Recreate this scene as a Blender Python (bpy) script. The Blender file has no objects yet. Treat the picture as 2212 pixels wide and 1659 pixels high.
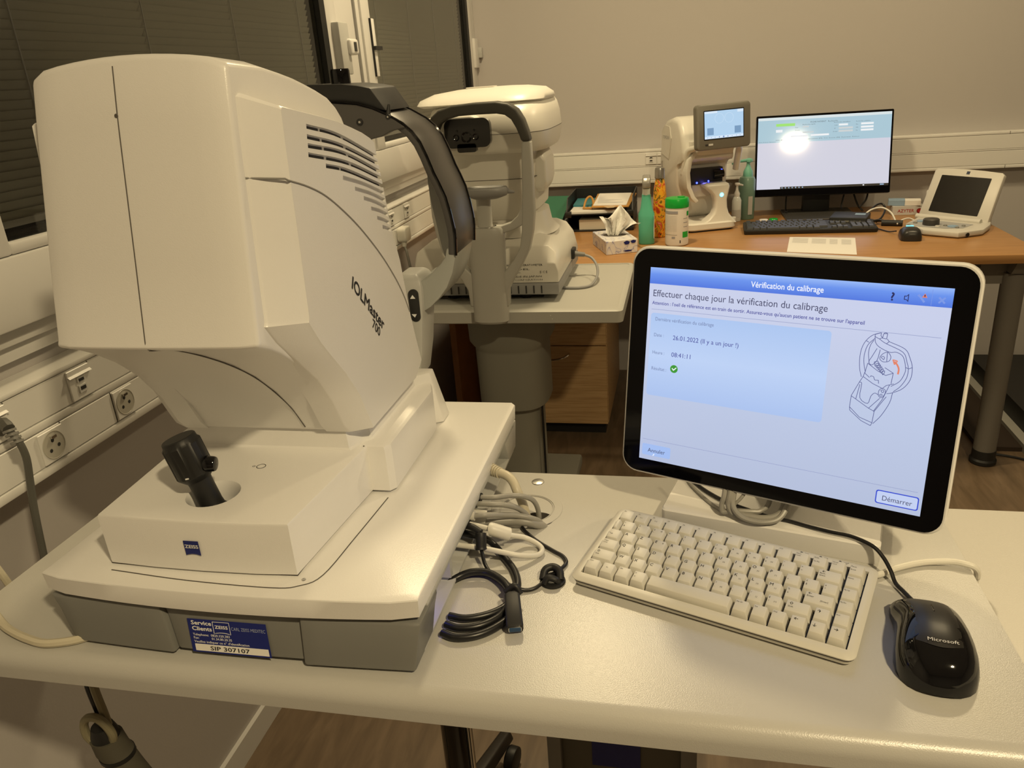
import bpy, bmesh, math, random
from mathutils import Vector, Matrix, noise
random.seed(7)
C = bpy.context.scene
COL = C.collection
PI = math.pi

# ------------------------------------------------------------------ camera, world, lights, exposure
cam_d = bpy.data.cameras.new('camera')
cam = bpy.data.objects.new('camera', cam_d); COL.objects.link(cam)
yaw, pitch, roll = math.radians(-13.207), math.radians(21.546), math.radians(-4.246)
f_ = Vector((math.sin(yaw)*math.cos(pitch), math.cos(yaw)*math.cos(pitch), -math.sin(pitch)))
r_ = Vector((math.cos(yaw), -math.sin(yaw), 0)); u_ = r_.cross(f_)
r2 = r_*math.cos(roll) + u_*math.sin(roll); u2 = -r_*math.sin(roll) + u_*math.cos(roll)
cam.matrix_world = Matrix(((r2.x, u2.x, -f_.x, 0), (r2.y, u2.y, -f_.y, 0), (r2.z, u2.z, -f_.z, 1.32), (0, 0, 0, 1)))
cam_d.sensor_width = 36; cam_d.lens = 36*1680/2212; cam_d.clip_start = 0.02
C.camera = cam
vs = C.view_settings
vs.view_transform = 'Standard'; vs.look = 'None'; vs.gamma = 1; vs.use_curve_mapping = False; vs.exposure = 0
w = bpy.data.worlds.new('night'); C.world = w; w.use_nodes = True
w.node_tree.nodes['Background'].inputs[0].default_value = (1, .8, .55, 1)
w.node_tree.nodes['Background'].inputs[1].default_value = 0.02
WARM = (1.0, 0.80, 0.47)
def spot_lamp(name, loc, watts, size):
    d = bpy.data.lights.new(name, 'AREA'); d.shape = 'DISK'; d.size = size; d.energy = watts; d.color = WARM
    d.spread = math.radians(175)
    o = bpy.data.objects.new(name, d); COL.objects.link(o); o.location = loc
    return o
spot_lamp('ceiling_light_left', (-0.30, 2.20, 2.47), 21, 0.16)
spot_lamp('ceiling_light_right', (0.95, 2.40, 2.47), 13, 0.16)
spot_lamp('ceiling_light_near', (0.80, -0.5, 2.47), 42, 0.13)

# ------------------------------------------------------------------ materials
MATS = {}
def mat(name, col, rough=.5, metal=0, emit=0, bump=0, bscale=400, trans=0, spec=.5, coat=0, alpha=1):
    if name in MATS: return MATS[name]
    m = bpy.data.materials.new(name); m.use_nodes = True; nt = m.node_tree
    b = nt.nodes['Principled BSDF']
    b.inputs['Base Color'].default_value = (*col, 1); b.inputs['Roughness'].default_value = rough
    b.inputs['Metallic'].default_value = metal; b.inputs['Specular IOR Level'].default_value = spec
    b.inputs['Coat Weight'].default_value = coat; b.inputs['Coat Roughness'].default_value = .08
    b.inputs['Transmission Weight'].default_value = trans; b.inputs['Alpha'].default_value = alpha
    if emit:
        b.inputs['Emission Color'].default_value = (*col, 1); b.inputs['Emission Strength'].default_value = emit
        b.inputs['Base Color'].default_value = (.02, .02, .02, 1)
    if bump:
        tc = nt.nodes.new('ShaderNodeTexCoord'); n = nt.nodes.new('ShaderNodeTexNoise')
        n.inputs['Scale'].default_value = bscale; n.inputs['Detail'].default_value = 2
        bp = nt.nodes.new('ShaderNodeBump'); bp.inputs['Strength'].default_value = bump; bp.inputs['Distance'].default_value = .001
        nt.links.new(tc.outputs['Object'], n.inputs['Vector']); nt.links.new(n.outputs['Fac'], bp.inputs['Height'])
        nt.links.new(bp.outputs['Normal'], b.inputs['Normal'])
    MATS[name] = m
    return m
def ramp_mat(name, stops, scale=(1, 1, 1), kind='noise', rough=.5, nscale=5, detail=4, bump=0, rot=(0, 0, 0), distortion=0):
    m = bpy.data.materials.new(name); m.use_nodes = True; nt = m.node_tree; b = nt.nodes['Principled BSDF']
    tc = nt.nodes.new('ShaderNodeTexCoord'); mp = nt.nodes.new('ShaderNodeMapping'); mp.inputs['Scale'].default_value = scale
    mp.inputs['Rotation'].default_value = rot
    if kind == 'noise':
        n = nt.nodes.new('ShaderNodeTexNoise'); n.inputs['Scale'].default_value = nscale; n.inputs['Detail'].default_value = detail
        n.inputs['Distortion'].default_value = distortion; out = n.outputs['Fac']
    else:
        n = nt.nodes.new('ShaderNodeTexVoronoi'); n.inputs['Scale'].default_value = nscale; out = n.outputs['Color']
    rp = nt.nodes.new('ShaderNodeValToRGB'); e = rp.color_ramp.elements
    e[0].position, e[0].color = stops[0][0], (*stops[0][1], 1); e[1].position, e[1].color = stops[-1][0], (*stops[-1][1], 1)
    for p, c in stops[1:-1]:
        q = e.new(p); q.color = (*c, 1)
    nt.links.new(tc.outputs['Object'], mp.inputs['Vector']); nt.links.new(mp.outputs['Vector'], n.inputs['Vector'])
    nt.links.new(out, rp.inputs['Fac']); nt.links.new(rp.outputs['Color'], b.inputs['Base Color'])
    b.inputs['Roughness'].default_value = rough
    if bump:
        bp = nt.nodes.new('ShaderNodeBump'); bp.inputs['Strength'].default_value = bump; bp.inputs['Distance'].default_value = .002
        nt.links.new(out, bp.inputs['Height']); nt.links.new(bp.outputs['Normal'], b.inputs['Normal'])
    return m
def srgb(r, g, b): 
    f = lambda c: ((c/255+.055)/1.055)**2.4 if c > 10 else c/255/12.92
    return (f(r), f(g), f(b))
M_WALL = mat('painted_wall', (.50, .475, .46), .85, bump=.12, bscale=250)
M_WALLL = M_WALL
M_CEIL = mat('ceiling_white', (.8, .78, .74), .9)
M_PVC = mat('white_pvc', (.70, .69, .67), .35)
M_TRUNK = mat('trunking_plastic', (.80, .79, .76), .32)
M_DEV = mat('device_white_paint', (.82, .81, .79), .30, bump=.10, bscale=900)
M_DEVT = mat('device_textured_white', (.82, .81, .79), .22, bump=.35, bscale=420)
M_DEVG = mat('device_light_grey', (.46, .46, .44), .40)
M_SEAM = mat('seam_dark', (.10, .09, .08), .7)
M_DKGREY = mat('headrest_dark_grey', (.070, .066, .064), .33)
M_BLACK = mat('matt_black_plastic', (.012, .012, .012), .5)
M_GLOSS = mat('gloss_black', (.004, .004, .005), .06)
M_BEZEL = mat('bezel_glass_black', (.002, .002, .003), .05, spec=.18)
M_TABLE = mat('table_laminate', (.50, .49, .46), .29, bump=.14, bscale=900)
M_TABLE2 = mat('side_table_laminate', (.66, .64, .59), .45, bump=.25, bscale=700)
M_KEYB = mat('keyboard_case', (.66, .64, .57), .42)
M_KEY = mat('key_cap', (.66, .64, .57), .45)
M_INK = mat('printed_black', (.02, .02, .022), .6)
M_WHITEINK = mat('printed_white', (.8, .8, .8), .5)
M_GREYINK = mat('printed_grey', (.35, .36, .4), .5)
M_BLUE = mat('logo_blue', srgb(14, 30, 110), .35)
M_CABG = mat('cable_grey', (.32, .31, .28), .4)
M_CABB = mat('cable_beige', (.60, .55, .42), .4)
M_CABW = mat('cable_white', (.75, .73, .66), .4)
M_CABK = mat('cable_black', (.010, .010, .011), .35)
M_CHROME = mat('chrome', (.75, .74, .72), .12, metal=1)
M_STEEL = mat('brushed_steel', (.55, .54, .52), .3, metal=1)
M_GREYTAB = mat('grey_table_plastic', (.46, .455, .42), .45)
M_GREYCOL = mat('grey_column_paint', (.24, .235, .20), .5)
M_AR = mat('refractor_cream', (.74, .72, .66), .35)
M_ARG = mat('refractor_grey', (.28, .28, .28), .45)
M_ARDK = mat('refractor_dark_handle', (.06, .058, .05), .5)
M_GREYPL = mat('mid_grey_plastic', (.22, .215, .20), .45)
M_GREEN = mat('green_folder', srgb(40, 112, 84), .5)
M_GREENLID = mat('green_lid', srgb(20, 170, 60), .3)
M_SPRAY = mat('spray_green', srgb(95, 190, 160), .3)
M_PAPER = mat('paper', (.80, .78, .74), .8)
M_PAPERG = mat('paper_grey', (.55, .54, .52), .8)
M_KRAFT = mat('tan_leather', srgb(190, 140, 70), .6)
M_GREYLEG = mat('desk_leg_grey', (.17, .16, .145), .45)
M_REDBR = mat('red_brown_vinyl', srgb(90, 30, 12), .5)
M_SOCKD = mat('socket_dark', (.03, .03, .03), .5)
M_LED = mat('red_led', (1, .12, .06), emit=6)
M_BLED = mat('blue_led', (.05, .08, 1), emit=6)
M_CYAN = mat('cyan_light', (.2, .85, 1), emit=1.6)
M_TISSUE = mat('tissue_paper', (.85, .84, .80), .9)
M_SOAP = mat('teal_soap', srgb(112, 142, 128), .25)
M_CLEAR = mat('clear_gel', (.75, .78, .75), .15)
M_TEALC = mat('pump_teal', srgb(115, 180, 160), .35)
M_LBLUE = mat('pale_blue_card', srgb(140, 165, 190), .6)
M_RED = mat('print_red', srgb(170, 40, 40), .6)
M_GLASS = None
M_WOOD = ramp_mat('beech_desk', [(.3, srgb(164, 120, 72)), (.5, srgb(173, 128, 79)), (.75, srgb(180, 135, 85))], (1.2, 14, 14), nscale=6, detail=6, rough=.33)
M_WOOD2 = ramp_mat('oak_drawer', [(.3, srgb(172, 138, 96)), (.5, srgb(192, 158, 114)), (.75, srgb(204, 170, 126))], (1.5, 10, 40), nscale=5, detail=6, rough=.5)
M_WOODD = ramp_mat('brown_panel', [(.3, srgb(130, 84, 44)), (.75, srgb(150, 100, 56))], (10, 2, 2), nscale=5, detail=6, rough=.5)
M_FLOOR = ramp_mat('vinyl_floor', [(.28, srgb(98, 82, 64)), (.5, srgb(114, 96, 76)), (.72, srgb(128, 109, 88))], (5, .9, 1), nscale=7, detail=8, rough=.42, distortion=.6)
M_FLOWER = ramp_mat('flower_print', [(.28, srgb(70, 80, 30)), (.36, srgb(200, 60, 30)), (.42, srgb(235, 160, 40)), (.50, srgb(240, 180, 50)), (.55, srgb(60, 70, 30)), (.58, srgb(235, 170, 60)), (.64, srgb(205, 60, 40)), (.74, srgb(235, 185, 160))], (1, 1, .8), kind='noise', nscale=30, detail=1.2, rough=.25, distortion=1.6)
M_TBOX = ramp_mat('tissue_box_print', [(.40, (.78, .76, .74)), (.47, srgb(205, 205, 215)), (.485, srgb(90, 100, 165)), (.50, srgb(215, 213, 222)), (.6, (.78, .76, .74))], nscale=15, detail=.5, rough=.5, distortion=2.2)
def glass_mat():
    m = bpy.data.materials.new('window_glass'); m.use_nodes = True; b = m.node_tree.nodes['Principled BSDF']
    b.inputs['Base Color'].default_value = (1, 1, 1, 1); b.inputs['Transmission Weight'].default_value = 1
    b.inputs['Roughness'].default_value = 0.0; b.inputs['IOR'].default_value = 1.45
    return m
M_GLASS = glass_mat()
def emis(name, col, s): return mat(name, col, .4, emit=s)

# ------------------------------------------------------------------ mesh building helpers
_fonts = {}
def glyphs(s, bold=0.0, res=3):
    k = (s, bold, res)
    if k not in _fonts:
        cu = bpy.data.curves.new('t', 'FONT'); cu.body = s; cu.size = 1; cu.offset = bold; cu.resolution_u = res
        ob = bpy.data.objects.new('t', cu); COL.objects.link(ob)
        dg = bpy.context.evaluated_depsgraph_get()
        me = bpy.data.meshes.new_from_object(ob.evaluated_get(dg))
        vs_ = [v.co.copy() for v in me.vertices]; fs = [tuple(p.vertices) for p in me.polygons]
        wd = max([v.x for v in vs_], default=0)
        bpy.data.objects.remove(ob); bpy.data.curves.remove(cu); bpy.data.meshes.remove(me)
        _fonts[k] = (vs_, fs, wd)
    return _fonts[k]
def V(*a): return Vector(a)
def smooth_path(pts, n=6, closed=False):
    P = [Vector(p) for p in pts]; out = []
    m = len(P)
    for i in range(m if closed else m-1):
        p0 = P[(i-1) % m] if closed or i > 0 else P[0]*2-P[1]
        p1 = P[i]; p2 = P[(i+1) % m]
        p3 = P[(i+2) % m] if closed or i+2 < m else P[-1]*2-P[-2]
        for k in range(n):
            t = k/n
            out.append(.5*((2*p1)+(p2-p0)*t+(2*p0-5*p1+4*p2-p3)*t*t+(3*p1-p0-3*p2+p3)*t**3))
    if not closed: out.append(P[-1])
    return out
def rrect(x0, x1, y0, y1, r, n=5):
    out = []
    for cx, cy, a in ((x1-r, y0+r, -90), (x1-r, y1-r, 0), (x0+r, y1-r, 90), (x0+r, y0+r, 180)):
        for k in range(n+1):
            t = math.radians(a+90*k/n); out.append((cx+r*math.cos(t), cy+r*math.sin(t)))
    return out
class MB:
    def __init__(s): s.bm = bmesh.new(); s.mats = []; s.mi = 0
    def use(s, m):
        if m not in s.mats: s.mats.append(m)
        s.mi = s.mats.index(m); return s
    def face(s, vs_):
        try: f = s.bm.faces.new(vs_)
        except ValueError: return None
        f.material_index = s.mi; return f
    def hexa(s, p):   # 8 points: bottom 4 ccw, top 4 ccw
        v = [s.bm.verts.new(q) for q in p]
        for f in ((3, 2, 1, 0), (4, 5, 6, 7), (0, 1, 5, 4), (1, 2, 6, 5), (2, 3, 7, 6), (3, 0, 4, 7)): s.face([v[i] for i in f])
        return s
    def box(s, x0, x1, y0, y1, z0, z1):
        return s.hexa([(x0, y0, z0), (x1, y0, z0), (x1, y1, z0), (x0, y1, z0), (x0, y0, z1), (x1, y0, z1), (x1, y1, z1), (x0, y1, z1)])
    def rings(s, rings, cap0=True, cap1=True, closed=True):
        R = [[s.bm.verts.new(q) for q in r] for r in rings]
        n = len(R[0])
        for a, b in zip(R, R[1:]):
            for i in range(n if closed else n-1):
                j = (i+1) % n; s.face([a[i], a[j], b[j], b[i]])
        if cap0: s.face(R[0][::-1])
        if cap1: s.face(R[-1])
        return s
    def prism(s, pts, axis, a0, a1):
        def m(p, a):
            if axis == 'x': return (a, p[0], p[1])
            if axis == 'y': return (p[0], a, p[1])
            return (p[0], p[1], a)
        return s.rings([[m(p, a0) for p in pts], [m(p, a1) for p in pts]])
    def tube(s, pts, r, n=8, caps=True, flat=None):
        P = [Vector(p) for p in pts]; rr = r if isinstance(r, (list, tuple)) else [r]*len(P)
        t = [(P[min(i+1, len(P)-1)]-P[max(i-1, 0)]).normalized() for i in range(len(P))]
        up = Vector((0, 0, 1)) if abs(t[0].z) < .9 else Vector((1, 0, 0))
        a = t[0].cross(up).normalized(); out = []
        for i, p in enumerate(P):
            a = (a-t[i]*a.dot(t[i])).normalized(); b = t[i].cross(a)
            out.append([p+a*math.cos(2*PI*k/n)*rr[i]+b*math.sin(2*PI*k/n)*rr[i] for k in range(n)])
        return s.rings(out, caps, caps)
    def cyl(s, p0, p1, r0, r1=None, n=20): return s.tube([p0, p1], [r0, r0 if r1 is None else r1], n)
    def lathe(s, prof, c, n=28, axis='z', caps=True):
        out = []
        for r, h in prof:
            ring = []
            for k in range(n):
                a = 2*PI*k/n; x, y = r*math.cos(a), r*math.sin(a)
                ring.append((c[0]+x, c[1]+y, c[2]+h) if axis == 'z' else ((c[0]+h, c[1]+x, c[2]+y) if axis == 'x' else (c[0]+x, c[1]+h, c[2]-y)))
            out.append(ring)
        return s.rings(out, caps, caps)
    def ball(s, c, rx, ry=None, rz=None, n=14, m=9):
        ry = ry or rx; rz = rz or rx; out = []
        for j in range(m+1):
            ph = -PI/2+PI*(j if 0 < j < m else (j+.02 if j == 0 else j-.02))/m
            out.append([(c[0]+rx*math.cos(ph)*math.cos(2*PI*k/n), c[1]+ry*math.cos(ph)*math.sin(2*PI*k/n), c[2]+rz*math.sin(ph)) for k in range(n)])
        return s.rings(out)
    def poly(s, pts): s.face([s.bm.verts.new(p) for p in pts]); return s
    def text(s, string, o, du, dv, bold=0.0, centre=False, width=None, res=3):
        """du, dv: world vectors of one em to the right and up; width: fit total width (m)"""
        g, fs, wd = glyphs(string, 0.0, res); o = Vector(o); du = Vector(du); dv = Vector(dv)
        k = 1.0
        if width and wd > 0: k = width/(wd*du.length)
        sh = -wd/2 if centre else 0
        nrm = du.cross(dv).normalized(); offs = [(0, 0)] if bold <= 0 else [(-bold, 0), (bold, 0), (0, -bold), (0, bold)]
        for q, (ox, oy) in enumerate(offs):
            vv = [s.bm.verts.new(o+du*(v.x+sh+ox)*k+dv*(v.y+oy)+nrm*(.00002*q)) for v in g]
            for f in fs: s.face([vv[i] for i in f])
        return s
    def bevel(s, w, seg=2, ang=30):
        bmesh.ops.recalc_face_normals(s.bm, faces=s.bm.faces)
        es = [e for e in s.bm.edges if len(e.link_faces) == 2 and e.calc_face_angle(0) > math.radians(ang)]
        bmesh.ops.bevel(s.bm, geom=es, offset=w, segments=seg, affect='EDGES', clamp_overlap=True, profile=.5)
        return s
    def xf(s, M): bmesh.ops.transform(s.bm, matrix=M, verts=s.bm.verts); return s
def thing(name, label, cat, loc=(0, 0, 0), rotz=0, group=None, M=None):
    o = bpy.data.objects.new(name, None); COL.objects.link(o); o.empty_display_size = .05
    if M is None: M = Matrix.Translation(loc) @ Matrix.Rotation(rotz, 4, 'Z')
    o.matrix_world = M
    o['label'] = label; o['category'] = cat; o['_m'] = 0
    del o['_m']
    if group: o['group'] = group
    MW[o.name] = M.copy()
    return o
MW = {}
def obj(name, mb, m=None, parent=None, world=True, sharp=35, label=None, recalc=True):
    bm = mb.bm
    if recalc: bmesh.ops.recalc_face_normals(bm, faces=bm.faces)
    M = MW.get(parent.name, Matrix()) if parent else Matrix()
    if world and parent: bm.transform(M.inverted())
    me = bpy.data.meshes.new(name); bm.to_mesh(me); bm.free()
    for q in (mb.mats or [m]): me.materials.append(q)
    for p in me.polygons: p.use_smooth = True
    me.set_sharp_from_angle(angle=math.radians(sharp))
    o = bpy.data.objects.new(name, me); COL.objects.link(o)
    if parent: o.parent = parent; MW[o.name] = M
    if label: o['label'] = label
    return o
def tag(o, label, cat, group=None):
    o['label'] = label; o['category'] = cat
    if group: o['group'] = group
    return o
def struct(name, mb, m): 
    o = obj(name, mb, m); o['kind'] = 'structure'; return o
def boolean_cut(o, cutters, cmat=None):
    """cut the MB cutters out of object o (applied)"""
    c = obj('cut', cutters, cmat or M_SEAM, o.parent, world=True)
    md = o.modifiers.new('b', 'BOOLEAN'); md.operation = 'DIFFERENCE'; md.object = c; md.solver = 'EXACT'
    if hasattr(md, 'material_mode'): md.material_mode = 'TRANSFER'
    bpy.context.view_layer.update()
    dg = bpy.context.evaluated_depsgraph_get()
    me = bpy.data.meshes.new_from_object(o.evaluated_get(dg))
    o.modifiers.clear(); old = o.data; o.data = me
    me.set_sharp_from_angle(angle=math.radians(35))
    bpy.data.objects.remove(c); bpy.data.meshes.remove(old)

# ------------------------------------------------------------------ room shell
XW, YW, ZC = -0.905, 3.45, 2.5
struct('floor', MB().box(XW-.3, 3.4, -3.3, YW+.2, -.06, 0), M_FLOOR)
struct('ceiling', MB().box(XW-.3, 3.4, -3.3, YW+.2, ZC, ZC+.06), M_CEIL)
struct('wall_back', MB().box(XW-.3, 3.4, YW, YW+.12, 0, ZC), M_WALL)
struct('wall_right', MB().box(3.2, 3.4, -3.3, YW, 0, ZC), M_WALL)
struct('wall_near', MB().box(XW-.3, 3.2, -3.3, -3.15, 0, ZC), M_WALL)
wl = MB(); wl.box(XW-.14, XW, -3.15, YW, 0, 1.055); wl.box(XW-.14, XW, -3.15, .2, 1.055, ZC); wl.box(XW-.14, XW, .2, YW, 2.3, ZC)
struct('wall_left', wl, M_WALL)
bb = MB().box(.55, 3.2, YW-.012, YW, 0, .068); struct('baseboard_back', bb, mat('dark_skirting', (.03, .028, .026), .5))
bl_ = MB(); bl_.box(XW, XW+.010, -3.1, YW, 0, .06); struct('baseboard_left', bl_, M_PVC)

# window sill steps and the panel under the sashes
pn = MB(); pn.box(XW-.02, -.852, .2, YW, 1.0565, 1.1475); pn.box(XW-.02, -.875, .2, YW, 1.0305, 1.056); pn.box(XW-.02, -.888, .2, YW, 1.006, 1.030)
pn.bevel(.003, 2); struct('trim_1', pn, M_PVC)
def thin_glass():
    m = bpy.data.materials.new('pane_glass'); m.use_nodes = True; nt = m.node_tree; nt.nodes.remove(nt.nodes['Principled BSDF'])
    out = nt.nodes['Material Output']; t = nt.nodes.new('ShaderNodeBsdfTransparent'); t.inputs[0].default_value = (.93, .95, .93, 1)
    g = nt.nodes.new('ShaderNodeBsdfGlossy'); g.inputs['Roughness'].default_value = .01
    fr = nt.nodes.new('ShaderNodeFresnel'); fr.inputs[0].default_value = 1.45; mx = nt.nodes.new('ShaderNodeMixShader')
    nt.links.new(fr.outputs[0], mx.inputs[0]); nt.links.new(t.outputs[0], mx.inputs[1]); nt.links.new(g.outputs[0], mx.inputs[2])
    nt.links.new(mx.outputs[0], out.inputs[0]); return m
M_PANE = thin_glass()
M_SLAT = mat('blind_slat', (.56, .55, .48), .5)
M_NIGHT = mat('night_outside', (.004, .004, .005), .3)
M_GASKET = mat('black_gasket', (.008, .008, .008), .5)
def window(n, y0, y1, z1):
    """sash frame y0..y1 with gasket, pane and what lies behind"""
    f = MB()
    zt = z1; zb = 1.148
    # stiles and rails
    f.box(XW-.03, -.852, y0, y0+.062, zb, zt); f.box(XW-.03, -.852, y1-.062, y1, zb, zt)
    f.box(XW-.03, -.8525, y0+.0622, y1-.0622, zb, zb+.016); f.box(XW-.03, -.8525, y0+.0622, y1-.0622, zt-.06, zt)
    f.bevel(.004, 2)
    o = struct('window_%d' % n, f, M_PVC)
    g = MB(); a, b = y0+.062, y1-.062
    g.box(-.868, -.8525, b-.030, b, zb+.016, zt-.06)
    g.box(-.868, -.8662, a, a+.010, zb+.017, zt-.06); g.box(-.868, -.8665, a+.011, b-.031, zb+.017, zb+.021)
    obj('gasket', g, M_GASKET, o)
    p = MB(); p.poly([(-.865, a, zb+.016), (-.865, b-.02, zb+.016), (-.865, b-.02, zt-.06), (-.865, a, zt-.06)]); obj('pane', p, M_PANE, o, recalc=False)
    bk = MB(); bk.box(XW-.035, XW-.03, y0, y1, zb, zt); obj('outer_pane', bk, M_NIGHT, o)
    return o
w1 = window(1, .788, 2.012, 2.25)
w2 = window(2, 2.186, 3.40, 2.25)
# fixed post between the sashes, end post, seams
ps = MB(); ps.box(XW-.03, -.862, 2.012, 2.150, 1.148, 2.25); ps.box(XW-.03, -.858, 2.162, 2.186, 1.148, 2.25); ps.box(XW-.03, -.858, 3.40, YW, 1.148, 2.25)
ps.box(XW-.03, -.862, .2, .788, 1.148, 2.25); ps.box(XW-.03, -.850, .2, YW, 2.25, 2.32)
ps.bevel(.003, 2); struct('trim_2', ps, M_PVC)
gp = MB().box(XW-.03, -.868, 2.150, 2.162, 1.148, 2.25); struct('trim_3', gp, M_GASKET)
def blind(y0, y1, z0, z1, label, tapes):
    b = thing('venetian_blind', label, 'blind', (-.885, (y0+y1)/2, z0), group='blinds inside the window panes')
    s = MB(); n = int((z1-z0-.012)/.0125)
    for i in range(n):
        z = z0+.014+i*.0125
        s.hexa([(-.8855, y0, z-.0064), (-.8848, y0, z-.0066), (-.8848, y1, z-.0066), (-.8855, y1, z-.0064), (-.8795, y0, z+.0064), (-.8786, y0, z+.0062), (-.8786, y1, z+.0062), (-.8795, y1, z+.0064)])
    obj('slats', s, M_SLAT, b)
    r = MB().box(-.888, -.877, y0, y1, z0, z0+.009); obj('bottom_rail', r, M_PVC, b)
    for t in tapes: obj('ladder_cord', MB().tube([(-.8775, t, z0+.004), (-.8775, t, z1)], .0011, 6), M_PVC, b)
blind(.858, 1.905, 1.178, 2.18, 'wide closed grey blind inside the left window behind the white instrument', (.985, 1.27, 1.555, 1.85))
blind(2.262, 3.285, 1.178, 2.18, 'narrow looking closed grey blind inside the far window next to the corner', (2.36, 2.655, 2.94, 3.21))
# sash hardware
h = thing('window_handle_plate', 'grey espagnolette gearbox plate on the post between the two windows', 'window lock', (-.85, 2.0, 1.36))
a = MB(); a.box(-.866, -.832, 1.972, 2.032, 1.352, 1.474); a.bevel(.004, 2); obj('plate', a, M_DEVG, h)
a = MB(); a.box(-.866, -.822, 2.012, 2.062, 1.398, 1.436); a.bevel(.006, 3); obj('spindle_cover', a, M_PVC, h)
a = MB(); a.box(-.823, -.8205, 2.030, 2.046, 1.406, 1.428); obj('square_hole', a, M_SOCKD, h)
h = thing('blind_slider', 'long thin blind slider track with black grip on the far sash', 'blind slider', (-.85, 2.245, 1.35))
a = MB(); a.box(-.864, -.848, 2.236, 2.262, 1.345, 1.495); a.bevel(.002); obj('track', a, M_PVC, h)
a = MB(); a.box(-.852, -.840, 2.232, 2.284, 1.414, 1.424); obj('grip', a, M_BLACK, h)
a = MB(); a.box(-.864, -.847, 2.231, 2.236, 1.345, 1.495); obj('shadow_gap', a, M_GASKET, h)
h = thing('hinge_plate', 'grey two-knuckle window hinge beside the corner of the back wall', 'hinge', (-.85, 3.4, 1.36))
a = MB(); a.box(-.862, -.842, 3.375, 3.435, 1.362, 1.474); a.bevel(.003); obj('leaf', a, M_PVC, h)
a = MB(); a.box(-.862, -.828, 3.425, 3.449, 1.400, 1.440); a.bevel(.003); obj('knuckle', a, M_DEVG, h)

# wall trunking with outlets
def outlet(par, c, ax, kind='mains', name='power_socket'):
    """c: centre on the cover face; ax 'x' = on the left wall (faces +x), 'y' = on the back wall (faces -y)"""
    def T(mb):
        if ax == 'y': mb.xf(Matrix.Translation(c) @ Matrix.Rotation(-PI/2, 4, 'Z'))
        else: mb.xf(Matrix.Translation(c))
        return mb
    p = MB().box(-.001, .0022, -.0225, .0225, -.0225, .0225); p.bevel(.0008, 1)
    o = obj(name, T(p), M_TRUNK, par)
    if kind == 'mains':
        q = MB(); q.lathe([(.0205, .0023), (.0195, .0030), (.0185, .0023)], (0, 0, 0), 28, 'x', caps=False)
        q.lathe([(.0190, .0024), (.0, .0024)], (0, 0, 0), 28, 'x', caps=False); obj('socket_well', T(q), mat('socket_well', (.50, .48, .42), .3), o)
        q = MB()
        for (y, z) in ((-.0075, -.006), (.008, -.003), (-.001, .007)): q.lathe([(.0028, .0026), (.0, .0027)], (0, y, z), 12, 'x', caps=False)
        obj('contacts', T(q), M_SOCKD, o)
        q = MB().box(.0024, .006, -.004, .005, .0105, .014); obj('earth_clip', T(q), M_CHROME, o)
    else:
        q = MB().box(.002, .004, -.0075, .0075, -.014, -.003); q.box(.002, .004, -.0075, .0075, .002, .009); obj('jack_shutter', T(q), M_PVC, o)
        q = MB().box(.004, .0045, -.005, .005, -.010, -.005); q.box(.004, .0045, -.005, .005, .003, .007); obj('jack_opening', T(q), M_SOCKD, o)
        q = MB(); q.hexa([(.002, -.0225, .012), (.006, -.0225, .012), (.006, .0225, .012), (.002, .0225, .012), (.002, -.0225, .015), (.003, -.0225, .015), (.003, .0225, .015), (.002, .0225, .015)]); obj('label_strip', T(q), M_PVC, o)
    return o
t = thing('cable_trunking', 'white two-channel trunking along the left wall under the windows', 'trunking', (XW, 1.5, .85))
xf0 = -.853
b = MB(); b.box(XW, xf0-.004, .30, YW, .8500, .9832)
b.box(XW, xf0, .30, YW, .8495, .8625); b.box(XW, xf0, .30, YW, .9145, .9255); b.box(XW, xf0+.001, .30, YW, .9765, .984); b.bevel(.0022, 2)
obj('housing', b, M_TRUNK, t)
for nm, z0, z1 in (('lower', .8640, .9130), ('upper', .9270, .9750)):
    b = MB(); b.box(xf0-.006, xf0-.001, .30, YW, z0, z1); b.bevel(.001, 1); obj('cover', b, M_TRUNK, t)
for y in (.765, .921, 1.6, 2.24): obj('cover_joint', MB().box(xf0-.002, xf0-.0006, y-.0006, y+.0006, .927, .975), M_SEAM, t)
for y in (.842, .948, 1.7, 2.62): obj('cover_joint', MB().box(xf0-.002, xf0-.0006, y-.0006, y+.0006, .864, .913), M_SEAM, t)
outlet(t, (xf0, .8195, .8885), 'x'); outlet(t, (xf0, .9715, .8885), 'x')
outlet(t, (xf0, .897, .951), 'x', 'data', 'network_outlet'); outlet(t, (xf0, .742, .951), 'x', 'data', 'network_outlet')
outlet(t, (xf0, 2.357, .951), 'x', 'data', 'network_outlet'); outlet(t, (xf0, 2.215, .951), 'x', 'data', 'network_outlet')
outlet(t, (xf0, 2.26, .8885), 'x')
t = thing('cable_trunking', 'white two-channel trunking along the back wall behind the wooden desk', 'trunking', (1.0, YW, .85))
yf = 3.40; D = .012
b = MB(); b.box(xf0, 3.2, yf+.004, YW, .8625, .9972); b.box(xf0, 3.2, yf, YW, .862, .874); b.box(xf0, 3.2, yf, YW, .929, .933); b.box(xf0, 3.2, yf, YW, .988, .998); b.bevel(.002, 2)
obj('housing', b, M_TRUNK, t)
for z0, z1 in ((.8755, .9275), (.9345, .9865)):
    b = MB(); b.box(xf0, 3.2, yf+.001, yf+.006, z0, z1); b.bevel(.001, 1); obj('cover', b, M_TRUNK, t)
obj('cover_joint', MB().box(1.205, 1.2065, yf-.0006, yf+.001, .988, .998), M_SEAM, t); obj('cover_joint', MB().box(1.205, 1.2065, yf-.0006, yf+.001, .862, .874), M_SEAM, t)
outlet(t, (-.133, yf, .961), 'y', 'data', 'network_outlet'); outlet(t, (-.085, yf, .961), 'y', 'data', 'network_outlet')
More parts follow.
